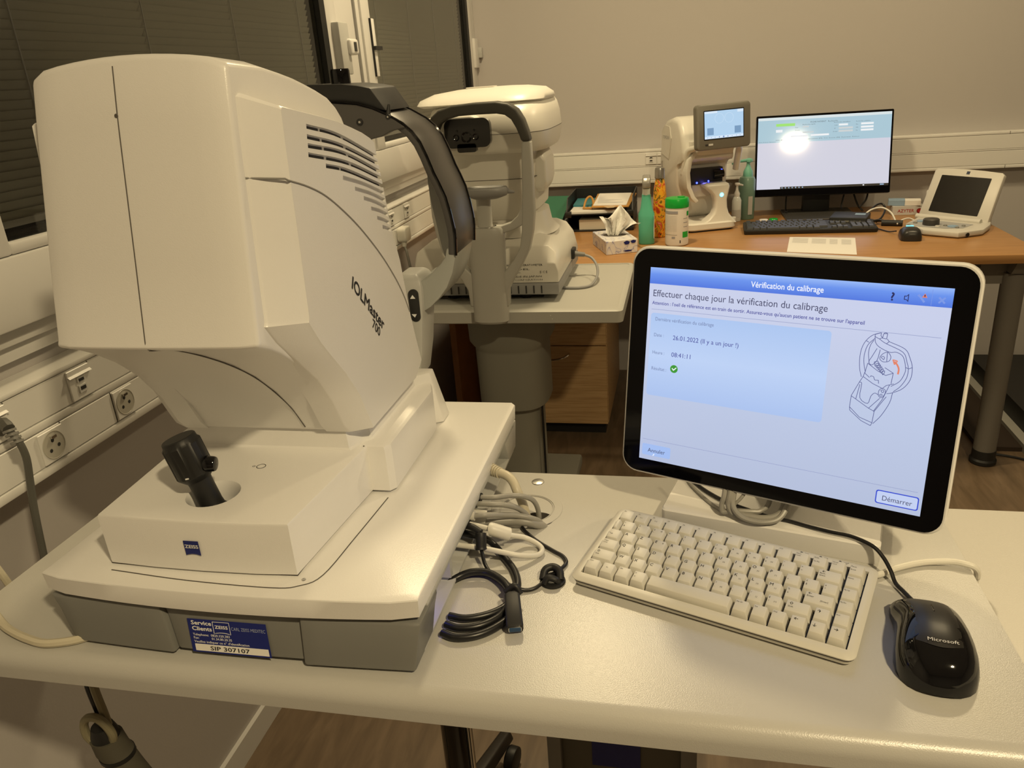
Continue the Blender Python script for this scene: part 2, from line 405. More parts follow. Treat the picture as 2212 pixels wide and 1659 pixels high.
# plugs and cords on the left wall
t = thing('plug_with_cord', 'white moulded plug in the wall socket seen through the head ring', 'plug', (-.85, 2.26, .888))
b = MB(); b.prism(rrect(2.238, 2.292, .872, .916, .012), 'x', -.8505, -.822); b.bevel(.004, 3); obj('plug', b, M_CABW, t)
b = MB(); b.cyl((-.836, 2.262, .876), (-.836, 2.256, .856), .010, .006); obj('cord_grip', b, M_CABW, t)
b = MB(); b.tube(smooth_path([(-.836, 2.257, .862), (-.828, 2.252, .83), (-.822, 2.25, .74), (-.83, 2.25, .45), (-.86, 2.25, .05)]), .0042); obj('cord', b, M_CABG, t)
t = thing('power_cord', 'dark grey power cord hanging from the network outlet at the left edge', 'cable', (-.84, .73, .95))
b = MB(); b.tube(smooth_path([(-.846, .742, .945), (-.835, .738, .957), (-.822, .730, .963), (-.812, .725, .958)]), [.0075]*19); obj('plug_body', b, mat('cord_dark_grey', (.10, .098, .085), .45), t)
b = MB()
for k in range(4):
    q = V(-.812+.003*k, .725-.001*k, .957-.0045*k); b.cyl(q, q+V(.001, -.0005, -.0028), .0078, n=14)
obj('strain_relief', b, M_GREYPL, t)
b = MB(); b.tube(smooth_path([(-.811, .724, .955), (-.801, .722, .945), (-.797, .722, .921), (-.799, .718, .888), (-.80, .712, .852), (-.800, .705, .80), (-.794, .695, .76), (-.765, .670, .715), (-.730, .648, .700), (-.722, .640, .690)]), .0046); obj('cord', b, mat('cord_dark_grey', (.10, .098, .085), .45), t)
b = MB(); b.tube(smooth_path([(-.83, .62, .95), (-.80, .626, .86), (-.782, .627, .815), (-.778, .635, .775), (-.760, .65, .73), (-.730, .645, .700), (-.715, .637, .690)]), .0042)
tag(obj('beige_wall_cable', b, M_CABB), 'beige cord dropping between left wall and table edge', 'cable')
b = MB(); b.tube(smooth_path([(-.745, .66, .70), (-.772, .640, .745), (-.7735, .60, .79), (-.764, .590, .8147), (-.745, .572, .8147), (-.720, .556, .8147), (-.693, .541, .8147), (-.657, .529, .8147), (-.626, .526, .8147), (-.590, .545, .8147), (-.57, .60, .8147)]), .0045)
tag(obj('beige_cable', b, M_CABB), 'beige cord curling over the table edge to the left foot of the white instrument', 'cable')

# ------------------------------------------------------------------ near instrument table
def oval_xy(cx, cy, rx, ry, n): return [(cx+rx*math.cos(2*PI*a/n), cy+ry*math.sin(2*PI*a/n)) for a in range(n)]
T = .81
t = thing('instrument_table', 'large off-white laminate table with rounded front edge carrying the white instrument', 'table', (-.23, .72, 0))
def slab(x0, x1, y0, y1, z0, z1, r_front):
    """table top with a bull-nosed front"""
    prof = [(y1, z0), (y1, z1-.002), (y1-.002, z1)]
    n = 8
    for k in range(n+1):
        a = PI/2*k/n; prof.append((y0+r_front-r_front*math.sin(a), z1-r_front+r_front*math.cos(a)))
    prof.append((y0, z0+.003)); prof.append((y0+.003, z0))
    m = MB(); m.prism(prof, 'x', x0, x1); return m
top = slab(-.765, .297, .508, .934, .778, T, .017)
topo = obj('tabletop', top, M_TABLE, t, sharp=40)
cut = MB(); cut.prism(oval_xy(-.171, .814, .020, .0165, 28), 'z', .70, .90)
boolean_cut(topo, cut, M_SEAM)
g = MB(); g.lathe([(.0455, .0001), (.0450, .0009), (.0352, .0010), (.0348, .0001)], (-.189, .836, T), 48, caps=False); obj('cable_grommet', g, M_TABLE, t)
g = MB(); g.lathe([(.0340, .0001), (.0336, .0008), (.0330, .0008)], (-.189, .836, T), 48, caps=False); obj('grommet_ring', g, M_TABLE, t)
g = MB(); g.lathe([(.0085, .0001), (.0082, .0010), (.006, .0016), (.0005, .0018)], (-.187, .907, T), 24, caps=False); obj('screw_cap', g, M_STEEL, t)
b = MB(); b.tube([(-.305, .79, .03), (-.305, .79, .778)], .0185, n=28); obj('column', b, M_GLOSS, t)
b = MB(); b.tube([(-.2815, .79, .03), (-.2815, .79, .778)], .0028, n=10); obj('lift_rod', b, M_CHROME, t)
b = MB(); b.prism(rrect(-.50, -.24, .72, .90, .03, 4), 'z', 0, .032); b.bevel(.004, 2); obj('foot_plate', b, M_BLACK, t)
M_DKB = mat('dark_brown_plastic', (.022, .017, .013), .45)
b = MB(); p0 = V(-.455, .80, .075); p1 = V(-.343, 1.185, .062); n_ = (p1-p0).cross(V(0, 0, 1)).normalized()
b.rings([[p0-n_*.028+V(0, 0, -.014), p0+n_*.028+V(0, 0, -.014), p0+n_*.018+V(0, 0, .022), p0-n_*.018+V(0, 0, .022)], [p1-n_*.017+V(0, 0, -.010), p1+n_*.017+V(0, 0, -.010), p1+n_*.009+V(0, 0, .010), p1-n_*.009+V(0, 0, .010)]]); b.bevel(.005, 3); lg = obj('splayed_foot', b, M_DKB, t)
b = MB(); c_ = V(-.338, 1.155, .026); b.cyl(c_, c_+V(.020, -.004, 0), .026, n=24); b.bevel(.003); obj('caster', b, M_BLACK, lg)
b = MB(); b.tube([(-.455, .80, .032), (-.455, .80, .07)], .02); obj('pivot', b, M_BLACK, lg)
t = thing('side_table', 'lower pale table standing against the right end of the instrument table', 'table', (.65, .6, 0))
b = MB(); b.box(.314, 1.05, .20, .936, .752, .780); b.bevel(.003, 2); obj('tabletop', b, M_TABLE2, t)
for x, y in ((.36, .26), (1.0, .26), (.36, .88), (1.0, .88)):
    b = MB(); b.box(x-.02, x+.02, y-.02, y+.02, 0, .752); obj('leg', b, M_DEVG, t)

# ------------------------------------------------------------------ the white biometer (instrument)
XC = -.458
t = thing('optical_biometer', 'big white eye measuring instrument with joystick and black head ring', 'medical instrument', (XC, .75, T)); BIO = t
# lower housing
b = MB()
zf = [.8285, .860]
def shell_block(q0, q1, drop, back, name, m):
    b = MB(); rings = []
    for z, x0, x1, yb in ((.8155-drop, -.604, -.2365, .5340), (.845, -.621, -.2335, .5435), (.8585, -.632, -.231, .5480)):
        r = []
        for k in range(7):
            q = q0+(q1-q0)*k/6; x = x0+(x1-x0)*q; r.append((x, yb-.006*math.sin(PI*q)+back, z))
        r += [(r[-1][0], yb+.055, z), (r[0][0], yb+.055, z)]
        rings.append(r)
    b.rings(rings); b.bevel(.003, 2, 40); obj(name, b, m, t)
M_HOUS = mat('housing_grey_shaded', (.19, .19, .178), .40)  # darker copy of the device grey, with shade under the tray overhang included
shell_block(0, .325, .0015, 0, 'front_shell', M_HOUS); shell_block(.700, 1, .0015, 0, 'front_shell', M_HOUS); shell_block(.3255, .6995, 0, .0055, 'recessed_band', M_HOUS)
b = MB(); b.box(-.60, -.262, .56, .975, .8160, .8590); obj('inner_chassis', b, M_DEVG, t)
b = MB(); b.box(-.600, -.236, .56, .985, .8155, .8195); b.bevel(.001); obj('bottom_rail', b, M_DEVG, t)
b = MB(); b.box(-.634, -.233, .575, .985, .8555, .8608); b.bevel(.001); obj('top_rail', b, M_DEVG, t)
b = MB(); b.hexa([(-.30, .955, .8155), (-.236, .955, .8155), (-.236, 1.0, .8155), (-.30, 1.0, .8155), (-.30, .925, .8595), (-.233, .925, .8595), (-.233, 1.0, .8595), (-.30, 1.0, .8595)]); b.bevel(.002)
obj('rear_pillar', b, M_DEVG, t)
b = MB(); b.box(-.258, -.2385, .664, .672, .8255, .857); obj('partition', b, M_DEVG, t)
b = MB(); b.box(-.2625, -.2595, .680, .93, .8275, .856); obj('connector_panel', b, mat('device_mid_grey', (.40, .40, .38), .4), t)
b = MB(); b.lathe([(.0052, 0), (.0052, .0016), (.0040, .0020)], (-.262, .606, .8475), 20, 'x'); obj('switch_well', b, M_BLACK, t)
b = MB(); b.lathe([(.0030, .002), (.0, .0026)], (-.262, .606, .8465), 14, 'x', caps=False); obj('status_light', b, M_BLED, t, label='glowing blue status light')
pd = bpy.data.lights.new('status_glow', 'POINT'); pd.energy = .010; pd.color = (.10, .12, 1); pd.shadow_soft_size = .003
po = bpy.data.objects.new('status_glow', pd); COL.objects.link(po); po.location = (-.2525, .606, .8475)
for x, y in ((-.565, .552), (-.28, .552), (-.56, .95), (-.28, .95)):
    b = MB(); b.lathe([(.012, 0), (.013, .001), (.012, .0065)], (x, y, T), 20); obj('rubber_foot', b, M_BLACK, t)
for x in (-.345, -.30):
    b = MB(); b.box(x-.006, x+.006, .545, .555, .8105, .816); obj('tab', b, M_DEVG, t)
# tray
pts = []
n = 14
prof_t = []
b = MB(); rings = []
for z, e, sag in ((.8625, .003, 1), (.8635, .001, 1), (.8832, 0, .4), (.8843, .0006, .2), (.8850, .0022, .2)):
    r = []
    x0, x1, y0, y1 = -.634+e, -.2315-e, .545+e, 1.003-e
    for k in range(17):
        q = k/16; dx = q-.5
        c_ = .012
        x = x0+(x1-x0)*q
        r.append((x, y0-.010*(1-(2*dx)**2)*1.0+(0.004 if k in (0, 16) else 0), z))
    r += [(x1, y0+.012, z), (x1, y1-.008, z), (x1-.006, y1, z), (x0+.006, y1, z), (x0, y1-.008, z), (x0, y0+.012, z)]
    rings.append(r)
# the lower edge of the tray bows down at the middle of the front
b.rings(rings)
for v in b.bm.verts:
    if v.co.z < .866 and v.co.y < .56:
        q = (v.co.x+.433)/.2; v.co.z -= .0022*(1-min(1, q*q))-.0012
obj('tray', b, M_DEV, t, sharp=32)
sm = MB(); pth = [(-.470, .549), (-.372, .551), (-.352, .560), (-.343, .575), (-.330, .722), (-.312, .722), (-.300, .735), (-.300, .93)]
pth = [(-.560, .560), (-.47, .552), (-.380, .550), (-.352, .556), (-.336, .575), (-.330, .64), (-.324, .724)]
P3 = smooth_path([(x, y, .8852) for x, y in pth], 5)
sm.tube(P3, .0006, 5); obj('tray_seam', sm, M_SEAM, t)
sm = MB().lathe([(.0022, .0), (.0020, .0008), (.0005, .0009)], (-.352, .566, .8850), 14, caps=False); obj('screw', sm, M_STEEL, t)
# base unit (front box and wider rear box)
b = MB(); rings = []
for z, e in ((.8880, 0), (.9420, -.0005), (.9440, .0005), (.9448, .0025)):
    rings.append([(XC-.1075+e, .569+e, z), (XC-.055, .566+e, z), (XC, .565+e, z), (XC+.055, .566+e, z), (XC+.0985-e, .569+e, z), (XC+.112-e, .735, z), (XC+.112-e, .90, z), (XC-.112+e, .90, z), (XC-.118+e, .735, z)])
b.rings(rings); b.bm.verts.ensure_lookup_table()
bo = obj('base_unit', b, M_DEV, t, sharp=32)
jx, jy = -.4665, .6175
c = MB(); c.tube([(jx, jy, .9475), (jx, jy, .9452), (jx, jy, .940), (jx, jy, .930), (jx, jy, .915)], [.0285, .0275, .0245, .0235, .0235], 36)
boolean_cut(bo, c, M_DEV)
b = MB(); b.lathe([(.024, 0), (.024, .002)], (jx, jy, .915), 30); obj('joystick_well', b, M_BLACK, t)
b = MB(); b.box(XC-.110, XC+.0975, .571, .90, .8850, .8882); obj('shadow_gap', b, M_SEAM, t)
b = MB(); rings = []
for z, e in ((.8885, 0), (.9395, 0), (.9435, .0015), (.9452, .004)):
    rings.append([(XC-.139+e, .734+e, z), (XC+.1335-e, .734+e, z), (XC+.139-e, .742+e, z), (XC+.139-e, .90, z), (XC+.127-e, .935-e, z), (XC-.127+e, .935-e, z), (XC-.139+e, .90, z)])
b.rings(rings); obj('rear_base_unit', b, M_DEV, t, sharp=32)
b = MB(); b.box(XC+.1090, XC+.1102, .7325, .7338, .890, .9455); obj('base_seam', b, M_SEAM, t)
b = MB(); rings = []
for z, e in ((.943, -.004), (.947, 0), (.966, .002), (.970, .003)):
    rings.append([(XC-.104+e, .724+e, z), (XC+.096-e, .724+e, z), (XC+.104-e, .745, z), (XC+.112-e, .752, z), (XC+.112-e, .91, z), (XC-.112+e, .91, z), (XC-.112+e, .752, z), (XC-.108+e, .745, z)])
b.rings(rings); obj('plinth', b, M_DEV, t)
# head core: profile lofted across x
b = MB(); rings = []
NX = 12
for i in range(NX+1):
    q = i/NX; d = 2*q-1
    prof = [(.575, 1.117), (.5775, 1.1225), (.587, 1.19), (.603, 1.30), (.6105, 1.344), (.613, 1.3495), (.640, 1.3475), (.669, 1.3455), (.701, 1.340), (.730, 1.335), (.754, 1.329), (.776, 1.323), (.798, 1.316), (.815, 1.306), (.826, 1.296), (.831, 1.284), (.836, 1.262), (.858, 1.25), (.868, 1.20), (.885, 1.10), (.90, .985), (.895, .969),
            (.722, .969), (.7195, .974), (.704, 1.003), (.684, 1.031), (.663, 1.056), (.639, 1.078), (.613, 1.097), (.597, 1.1065), (.582, 1.1135)]
    r = []
    for (y, z) in prof:
        xl = -.5645+(z-1.115)/.235*.020 if z > 1.1 else -.5640
        xr = -.3590
        ez = .004*(abs(d)**14)
        zz = z+(.0085*(1-d*d) if z > 1.28 and y < .86 else 0)-(ez if z > 1.29 else 0)
        yy = y+(ez*.9 if y < .72 else 0)
        if y < .62 and z > 1.11: yy -= .0035*(1-d*d)
        r.append((xl+(xr-xl)*q, yy, zz))
    rings.append(r)
b.rings(rings); b.bevel(.0035, 3, 62); obj('head_housing', b, M_DEV, t, sharp=28)
# housing seam down the operator face and round the neck
sm = MB(); xs = -.4655
line = [(.6065, 1.3595), (.6030, 1.345), (.592, 1.29), (.580, 1.21), (.5715, 1.145), (.5705, 1.121), (.575, 1.1165)]
pts = [(-.4575, .6600, 1.357), (-.4575, .6135, 1.3585)]+[(xs+.008*(k/5)-.003*k, y, z) for k, (y, z) in enumerate(line[1:])]
pts = [(-.4570, .6125, 1.3583), (-.4575, .6080, 1.3545), (-.4610, .5835, 1.19+.06), (-.4640, .5755, 1.17), (-.4655, .5715, 1.1235), (-.4640, .5735, 1.1165)]
def core_front_y(z):
    tb = [(1.1225, .5775), (1.19, .587), (1.3085, .603), (1.3525, .6105)]
    for (z0, y0), (z1, y1) in zip(tb, tb[1:]):
        if z <= z1: return y0+(y1-y0)*(z-z0)/(z1-z0)
    return .6105
P_ = []
for k in range(14):
    z = 1.350-(1.350-1.119)*k/13; P_.append((-.4570-.0090*(k/13), core_front_y(z)-.0036, z))
P_.append((-.4640, .5740, 1.1155))
sm.tube(P_, .00055, 5)
sm.tube(smooth_path([(-.4640, .5740, 1.1150), (-.452, .590, 1.1100), (-.441, .6125, 1.0965), (-.430, .638, 1.0775), (-.422, .6625, 1.0555), (-.4155, .6835, 1.0305), (-.411, .7035, 1.0030), (-.408, .7190, .9740)], 5), .0007, 5)
obj('housing_seam', sm, M_SEAM, t)
sm = MB().lathe([(.0018, 0), (.0015, -.0006)], (-.4595, core_front_y(1.312)-.0036, 1.312), 12, 'y'); obj('screw_hole', sm, M_SEAM, t)
# side covers (shrouds), right then mirrored left
def lerp(a, b, k): return tuple(x+(y-x)*k for x, y in zip(a, b))
O_ = [(.645, 1.118), (.6475, 1.122), (.653, 1.20), (.658, 1.28), (.6605, 1.3075), (.664, 1.3095), (.69, 1.305), (.738, 1.297), (.776, 1.290), (.812, 1.281), (.838, 1.274), (.858, 1.267), (.868, 1.262),
      (.872, 1.245), (.881, 1.201), (.888, 1.161), (.904, 1.118), (.911, 1.08), (.918, 1.042), (.928, 1.007), (.939, .973), (.928, .966), (.910, .958),
      (.755, .958), (.748, .972), (.731, 1.009), (.706, 1.043), (.680, 1.072), (.662, 1.093)]
I_ = [(.594, 1.130), (.5965, 1.134), (.605, 1.21), (.614, 1.29), (.6185, 1.3200), (.623, 1.3225), (.66, 1.314), (.738, 1.303), (.776, 1.296), (.812, 1.287), (.838, 1.280), (.856, 1.273), (.862, 1.265),
      (.868, 1.245), (.877, 1.201), (.884, 1.161), (.900, 1.118), (.907, 1.08), (.914, 1.042), (.924, 1.007), (.934, .973), (.924, .966), (.906, .958),
      (.742, .958), (.730, .972), (.712, 1.009), (.688, 1.043), (.655, 1.075), (.625, 1.105)]
K_ = .974
def sx(p): return (p[0]*K_, 1.32+(p[1]-1.32)*K_)
O_ = [sx(p) for p in O_]
I_ = [(p if (k < 6 or k > 22) else (o[0]-.003, o[1]+(.004 if k < 13 else 0))) for k, (p, o) in enumerate(zip(I_, O_))]
I_[6] = (.655, 1.3150); I_[23:] = [sx(p) for p in I_[23:]]
XS = -.3340
def shroud(side):
    def X(x): return x if side > 0 else 2*XC-x-.001
    b = MB()
    In = I_ if side > 0 else [((y+.05, z) if k < 6 else (y, z)) for k, (y, z) in enumerate(I_)]
    A = [lerp(a, c, .05) for a, c in zip(O_, In)]
    st = [(XS, [lerp(a, (.78, 1.12), .004) for a in O_]), (XS-.0008, O_), (XS-.0035, [lerp(a, c, .12) for a, c in zip(O_, In)]), (-.3560, [lerp(a, c, .95) for a, c in zip(O_, In)]), (-.3585, In), (-.385, In)]
    for x, pr in st: pass
    b.rings([[(X(x), y, z) for y, z in pr] for x, pr in st])
    return b
so = obj('side_cover', shroud(1), None or M_DEV, t, sharp=24)
starts = [sx(p) for p in [(.705, 1.290), (.703, 1.281), (.702, 1.273), (.700, 1.265), (.734, 1.251), (.770, 1.235), (.797, 1.220), (.817, 1.207), (.834, 1.193), (.848, 1.180), (.861, 1.167)]]
mids = [sx(p) for p in [(.775, 1.276), (.778, 1.266), (.782, 1.258), (.786, 1.248), (.785, 1.240)]]
ends = [sx(p) for p in [(.863, 1.248), (.865, 1.240), (.867, 1.231), (.869, 1.223), (.871, 1.214), (.874, 1.205), (.876, 1.196), (.878, 1.187), (.881, 1.178), (.883, 1.168), (.885, 1.159)]]
def slot_pts(i):
    s_, e_ = starts[i], ends[i]
    if i < 5: m_ = mids[i]
    else: m_ = ((s_[0]+e_[0])/2+.001, (s_[1]+e_[1])/2+.0012*(1-(i-5)/6))
    ext = (e_[0]+(e_[0]-m_[0])*.10, e_[1]+(e_[1]-m_[1])*.12)
    return smooth_path([(0, *s_), (0, *m_), (0, *ext)], 6)
cut = MB()
for i in range(11):
    P_ = slot_pts(i); h = .0021
    rings = []
    for k, p in enumerate(P_):
        a, c_ = P_[max(k-1, 0)], P_[min(k+1, len(P_)-1)]; d = (c_-a).normalized(); nn = V(0, -d.z, d.y)*h
        rings.append([V(XS-.004, 0, 0)+p-nn, V(-.32, 0, 0)+p-nn, V(-.32, 0, 0)+p+nn, V(XS-.004, 0, 0)+p+nn])
    cut.rings(rings)
boolean_cut(so, cut, M_DEV)
dk = MB()
for i in range(5):
    P_ = slot_pts(i); n = len(P_)
    seg = [(0, 3), (3, 7), (7, n-1)] if i < 4 else [(0, 5), (5, n-1)]
    for a, c_ in seg:
        q = [P_[k] for k in range(a, c_+1)]
        q[0] = q[0].lerp(q[1], .22 if a else .1); q[-1] = q[-1].lerp(q[-2], .22)
        rings = []
        for k, p in enumerate(q):
            A, B = q[max(k-1, 0)], q[min(k+1, len(q)-1)]; d = (B-A).normalized(); nn = V(0, -d.z, d.y)*.00125
            rings.append([V(XS-.0042, 0, 0)+p-nn, V(XS-.0036, 0, 0)+p-nn, V(XS-.0036, 0, 0)+p+nn, V(XS-.0042, 0, 0)+p+nn])
        dk.rings(rings)
obj('vent_opening', dk, M_BLACK, so)
# seam between upper and lower cover
sm = MB()
sp = smooth_path([(XS, y, z) for y, z in [sx(p) for p in [(.652, 1.248), (.688, 1.2375), (.724, 1.223), (.765, 1.199), (.802, 1.173), (.845, 1.137), (.880, 1.101), (.902, 1.072), (.915, 1.048)]]], 5)
sm.tube([(-.3590, .6100, 1.2560), (XS-.0010, .6325, 1.2515)]+sp, .0010, 6)
obj('cover_seam', sm, mat('seam_grey', (.25, .24, .22), .6), so)
tx = MB()
tx.text('IOLMaster', (XS+.0004, .7305, 1.1295), V(0, .0725, -.0725)*.240, (0, .0090, .0155), bold=.022, width=.0985)
tx.text('700', (XS+.0004, .7690, 1.0745), V(0, .0725, -.0725)*.165, (0, .0072, .0118), bold=.015)
obj('printed_name', tx, M_INK, so)
obj('side_cover', shroud(-1), M_DEV, t, sharp=24)
# joystick
b = MB(); ax0, ax1 = V(jx, jy, .917), V(-.4915, .617, 1.0075); d = ax1-ax0
pt = lambda k: ax0+d*k
b.tube([pt(.0), pt(.05), pt(.14), pt(.20), pt(.45), pt(.52)], [.019, .0185, .0125, .0118, .0118, .0125], 28)
j = obj('joystick', b, M_BLACK, t)
b = MB()
def knob_ring(k, r, gro=0): 
    dn = d.normalized(); a = dn.cross(V(0, 1, 0)).normalized(); c_ = dn.cross(a); out = []
    for i in range(72):
        an = 2*PI*i/72; rr = r-(gro if (i % 6 == 0) else 0); out.append(pt(k)+a*math.cos(an)*rr+c_*math.sin(an)*rr)
    return out
b.rings([knob_ring(.50, .0135), knob_ring(.56, .0185), knob_ring(.58, .0195, .0012), knob_ring(.92, .0195, .0012), knob_ring(.945, .0175), knob_ring(.99, .0170), knob_ring(1.0, .0160)])
obj('knob', b, M_BLACK, j)
b = MB(); b.tube([pt(.70)+V(.0175, -.002, 0), pt(.70)+V(.0290, 0, -.001)], [.0085, .0075], 16); b.bevel(.002); obj('trigger', b, M_GLOSS, j)
b = MB(); b.tube([pt(.603)+V(.003, -.0200, 0), pt(.603)+V(.006, -.0193, .0005)], .0008, 6); obj('mark', b, M_WHITEINK, j)
ic = MB(); ic.lathe([(.0052, 0), (.0052, .0002), (.0045, .0002)], (-.4455, .678, .9449), 22, caps=False); ic.lathe([(.0016, 0), (.0016, .0002), (.0012, .0002)], (-.4540, .6775, .9449), 12, caps=False)
obj('lamp_symbol', ic, M_INK, t)
# logo on the base front
def zeiss(par, o, du, dv, outline=False):
    o, du, dv = V(*o), V(*du), V(*dv); n = du.cross(dv).normalized()
    b = MB()
    arc = [(1-k/10, .0+.10*math.sin(PI*k/10)) for k in range(11)]
    pts = [(0, 1), ]+[(1-a, c_) for a, c_ in arc]+[(1, 1)]
    pts = [(0, 1)]+[(k/10, .10*math.sin(PI*k/10)) for k in range(11)]+[(1, 1)]
    if not outline: b.use(M_BLUE); b.poly([o+du*x+dv*y+n*.0002 for x, y in pts]); return obj('logo_plate', b, M_BLUE, par, recalc=False)
    P_ = [o+du*x+dv*y+n*.0004 for x, y in pts]; b.tube(P_+[P_[0]], .0003, 4); return obj('logo_outline', b, M_WHITEINK, par)
lo = zeiss(t, (-.4720, .5638, .9065), (.0165, 0, 0), (0, 0, .0165))
b = MB(); b.text('ZEISS', (-.4638, .5633, .9150), (.006, 0, 0), (0, 0, .0052), bold=.03, centre=True, width=.0145); obj('logo_text', b, M_WHITEINK, lo)
# service sticker on the front shell
o0 = V(-.4665, .5328, .8160); sdu = V(.0850, .0003, 0); sdv = V(-.0060, .0100, .0315)
nn = sdu.cross(sdv).normalized()
SP = lambda x, y, e=.0: o0+sdu*x+sdv*y+nn*(.0006+e)
b = MB(); b.poly([SP(0, 0), SP(1, 0), SP(1, 1), SP(0, 1)]); st = obj('service_sticker', b, M_BLUE, t, recalc=False, label='blue and white service sticker')
b = MB(); b.poly([SP(.045, .045, .0001), SP(.975, .045, .0001), SP(.975, .25, .0001), SP(.045, .25, .0001)]); obj('white_strip', b, M_PAPER, st, recalc=False)
def st_text(s_, x, y, h, wd, bold, m, nm='sticker_text'):
    b = MB(); b.text(s_, SP(x, y, .0003), sdu.normalized()*.01, sdv*h, bold=bold, width=wd*sdu.length, res=2); obj(nm, b, m, st)
st_text('Service', .045, .83, .17, .26, .03, M_WHITEINK); st_text('Clients', .045, .66, .17, .255, .03, M_WHITEINK)
st_text('ZEISS', .345, .755, .13, .165, .03, M_WHITEINK); st_text('CARL ZEISS MEDITEC', .55, .735, .135, .43, 0, mat('print_pale_blue', (.35, .4, .55), .5))
st_text('Telephone:  0820.320.383', .045, .50, .10, .47, .01, M_WHITEINK); st_text('Fax:             01.34.80.20.35', .045, .40, .10, .49, .01, M_WHITEINK)
st_text("Veuillez indiquer ce n\u00b0 d'identification", .045, .29, .10, .70, .01, M_WHITEINK); st_text('SIP 307107', .235, .085, .17, .50, .02, M_INK)
lo = zeiss(st, SP(.325, .60), sdu*.21, sdv*.35, True)
# head ring: half profile traced, mirrored
R1 = [(-.415, 1.304), (-.397, 1.301), (-.377, 1.295), (-.360, 1.287), (-.340, 1.275), (-.329, 1.265), (-.320, 1.252), (-.313, 1.235), (-.306, 1.214), (-.300, 1.200), (-.294, 1.184), (-.290, 1.165), (-.287, 1.145), (-.2865, 1.130), (-.288, 1.109)]
def ring_band(pts, y0, y1, th, taper=0):
    """band of thickness th inside the path, between y0 and y1"""
    m = MB(); rings = []
    for k, (x, z) in enumerate(pts):
        a = pts[max(k-1, 0)]; c_ = pts[min(k+1, len(pts)-1)]; dx, dz = c_[0]-a[0], c_[1]-a[1]; L = math.hypot(dx, dz) or 1; nx, nz = dz/L, -dx/L
        # inner side = towards the ring centre
        if (XC-x)*nx+(1.15-z)*nz < 0: nx, nz = -nx, -nz
        yb = y0+taper*(k/len(pts))
        rings.append([(x, yb, z), (x, y1, z), (x+nx*th, y1, z+nz*th), (x+nx*th, yb, z+nz*th)])
    m.rings(rings); return m
path = [(2*XC-x, z) for x, z in R1[::-1]]+[(-.458, 1.307)]+R1
b = ring_band(path, .962, 1.060, .010); b.bevel(.0018, 2, 50); hr = obj('head_ring', b, M_DKGREY, t)
e = MB()
for y_ in (.9625, 1.0605): e.tube([(x, y_, z) for x, z in path], .0021, 6)
obj('edge_trim', e, M_GLOSS, hr)
# front plate closing the top of the ring
inner = [(-.336, 1.270), (-.346, 1.2685), (-.354, 1.267), (-.368, 1.261), (-.381, 1.259), (-.40, 1.254), (-.43, 1.250), (-.458, 1.249)]
top_ = [(-.338, 1.272), (-.349, 1.280), (-.360, 1.286), (-.377, 1.294), (-.397, 1.300), (-.43, 1.304), (-.458, 1.306)]
pl = top_+inner[::-1]
b = MB(); b.prism(pl, 'y', .958, .970); mir = MB()
full = top_+[(2*XC-x, z) for x, z in top_[::-1][1:]]+[(2*XC-x, z) for x, z in inner[1:]][:0]+[(2*XC-x, z) for x, z in inner][0:]+inner[::-1][1:]
b = MB(); b.prism(full, 'y', .958, .972); b.bevel(.001, 1); obj('forehead_plate', b, M_DKGREY, hr)
b = MB(); b.lathe([(.0042, 0), (.0042, -.0012), (.0032, -.0014)], (-.3935, .958, 1.280), 18, 'y'); obj('plate_screw', b, M_BLACK, hr)
b = MB(); b.lathe([(.0018, 0), (.0014, -.0006)], (-.3935, .9565, 1.280), 10, 'y'); obj('plate_screw_centre', b, M_STEEL, hr)
# crown cover on top and the knob
b = MB(); cr = [(-.458, 1.306), (-.440, 1.3245), (-.416, 1.3265), (-.381, 1.3205), (-.374, 1.314), (-.360, 1.2915), (-.366, 1.289), (-.39, 1.299), (-.43, 1.305)]
crf = [(-.360, 1.2905), (-.378, 1.3185), (-.395, 1.3225), (-.416, 1.3255), (-.458, 1.3275)]
crf = crf+[(2*XC-x, z) for x, z in crf[::-1][1:]]+[(-.520, 1.299), (-.458, 1.304), (-.396, 1.299)]
b.prism(crf, 'y', .966, 1.058); b.bevel(.002, 2); obj('crown_cover', b, M_BLACK, hr)
b = MB(); b.lathe([(.0125, 0), (.0125, .016), (.0115, .0185), (.0060, .0185)], (-.429, 1.0, 1.325), 26); obj('crown_knob', b, M_GLOSS, hr)
b = MB(); b.tube([(-.356, .966, 1.298), (-.357, .962, 1.286), (-.356, .960, 1.281)], [.0015, .0032, .003], 10); b.lathe([(.0035, 0), (.003, -.003)], (-.356, .960, 1.284), 14, 'y'); obj('thumb_screw', b, M_BLACK, hr)
b = MB(); b.lathe([(.0014, 0), (.001, -.0006)], (-.356, .9565, 1.284), 10, 'y'); obj('thumb_screw_pin', b, M_STEEL, hr)
# dark grey lower tip and light grey C-shaped support arm
tip = [(-.288, 1.109), (-.290, 1.100), (-.2935, 1.094)]
def arm(side):
    f = (lambda x: x) if side > 0 else (lambda x: 2*XC-x)
    b = MB(); P_ = [(-.2885, 1.118), (-.2895, 1.105), (-.295, 1.085), (-.3045, 1.066), (-.316, 1.052), (-.329, 1.040), (-.341, 1.033), (-.356, 1.024)]
    Q_ = [(-.300, 1.118), (-.303, 1.107), (-.310, 1.098), (-.3175, 1.0915), (-.325, 1.0845), (-.3315, 1.079), (-.339, 1.075), (-.348, 1.072)]
    rings = []
    for (a, c_), (g, h_) in zip(P_, Q_): rings.append([(f(a), .963, c_), (f(a), 1.052, c_), (f(g), 1.052, h_), (f(g), .963, h_)])
    b.rings(rings); b.bevel(.002, 2, 50); return b
for s_ in (1, -1): obj('support_arm', arm(s_), mat('arm_grey', (.36, .37, .35), .35), t)
b = MB(); b.box(-.2925, -.2850, .965, 1.058, 1.094, 1.113); 
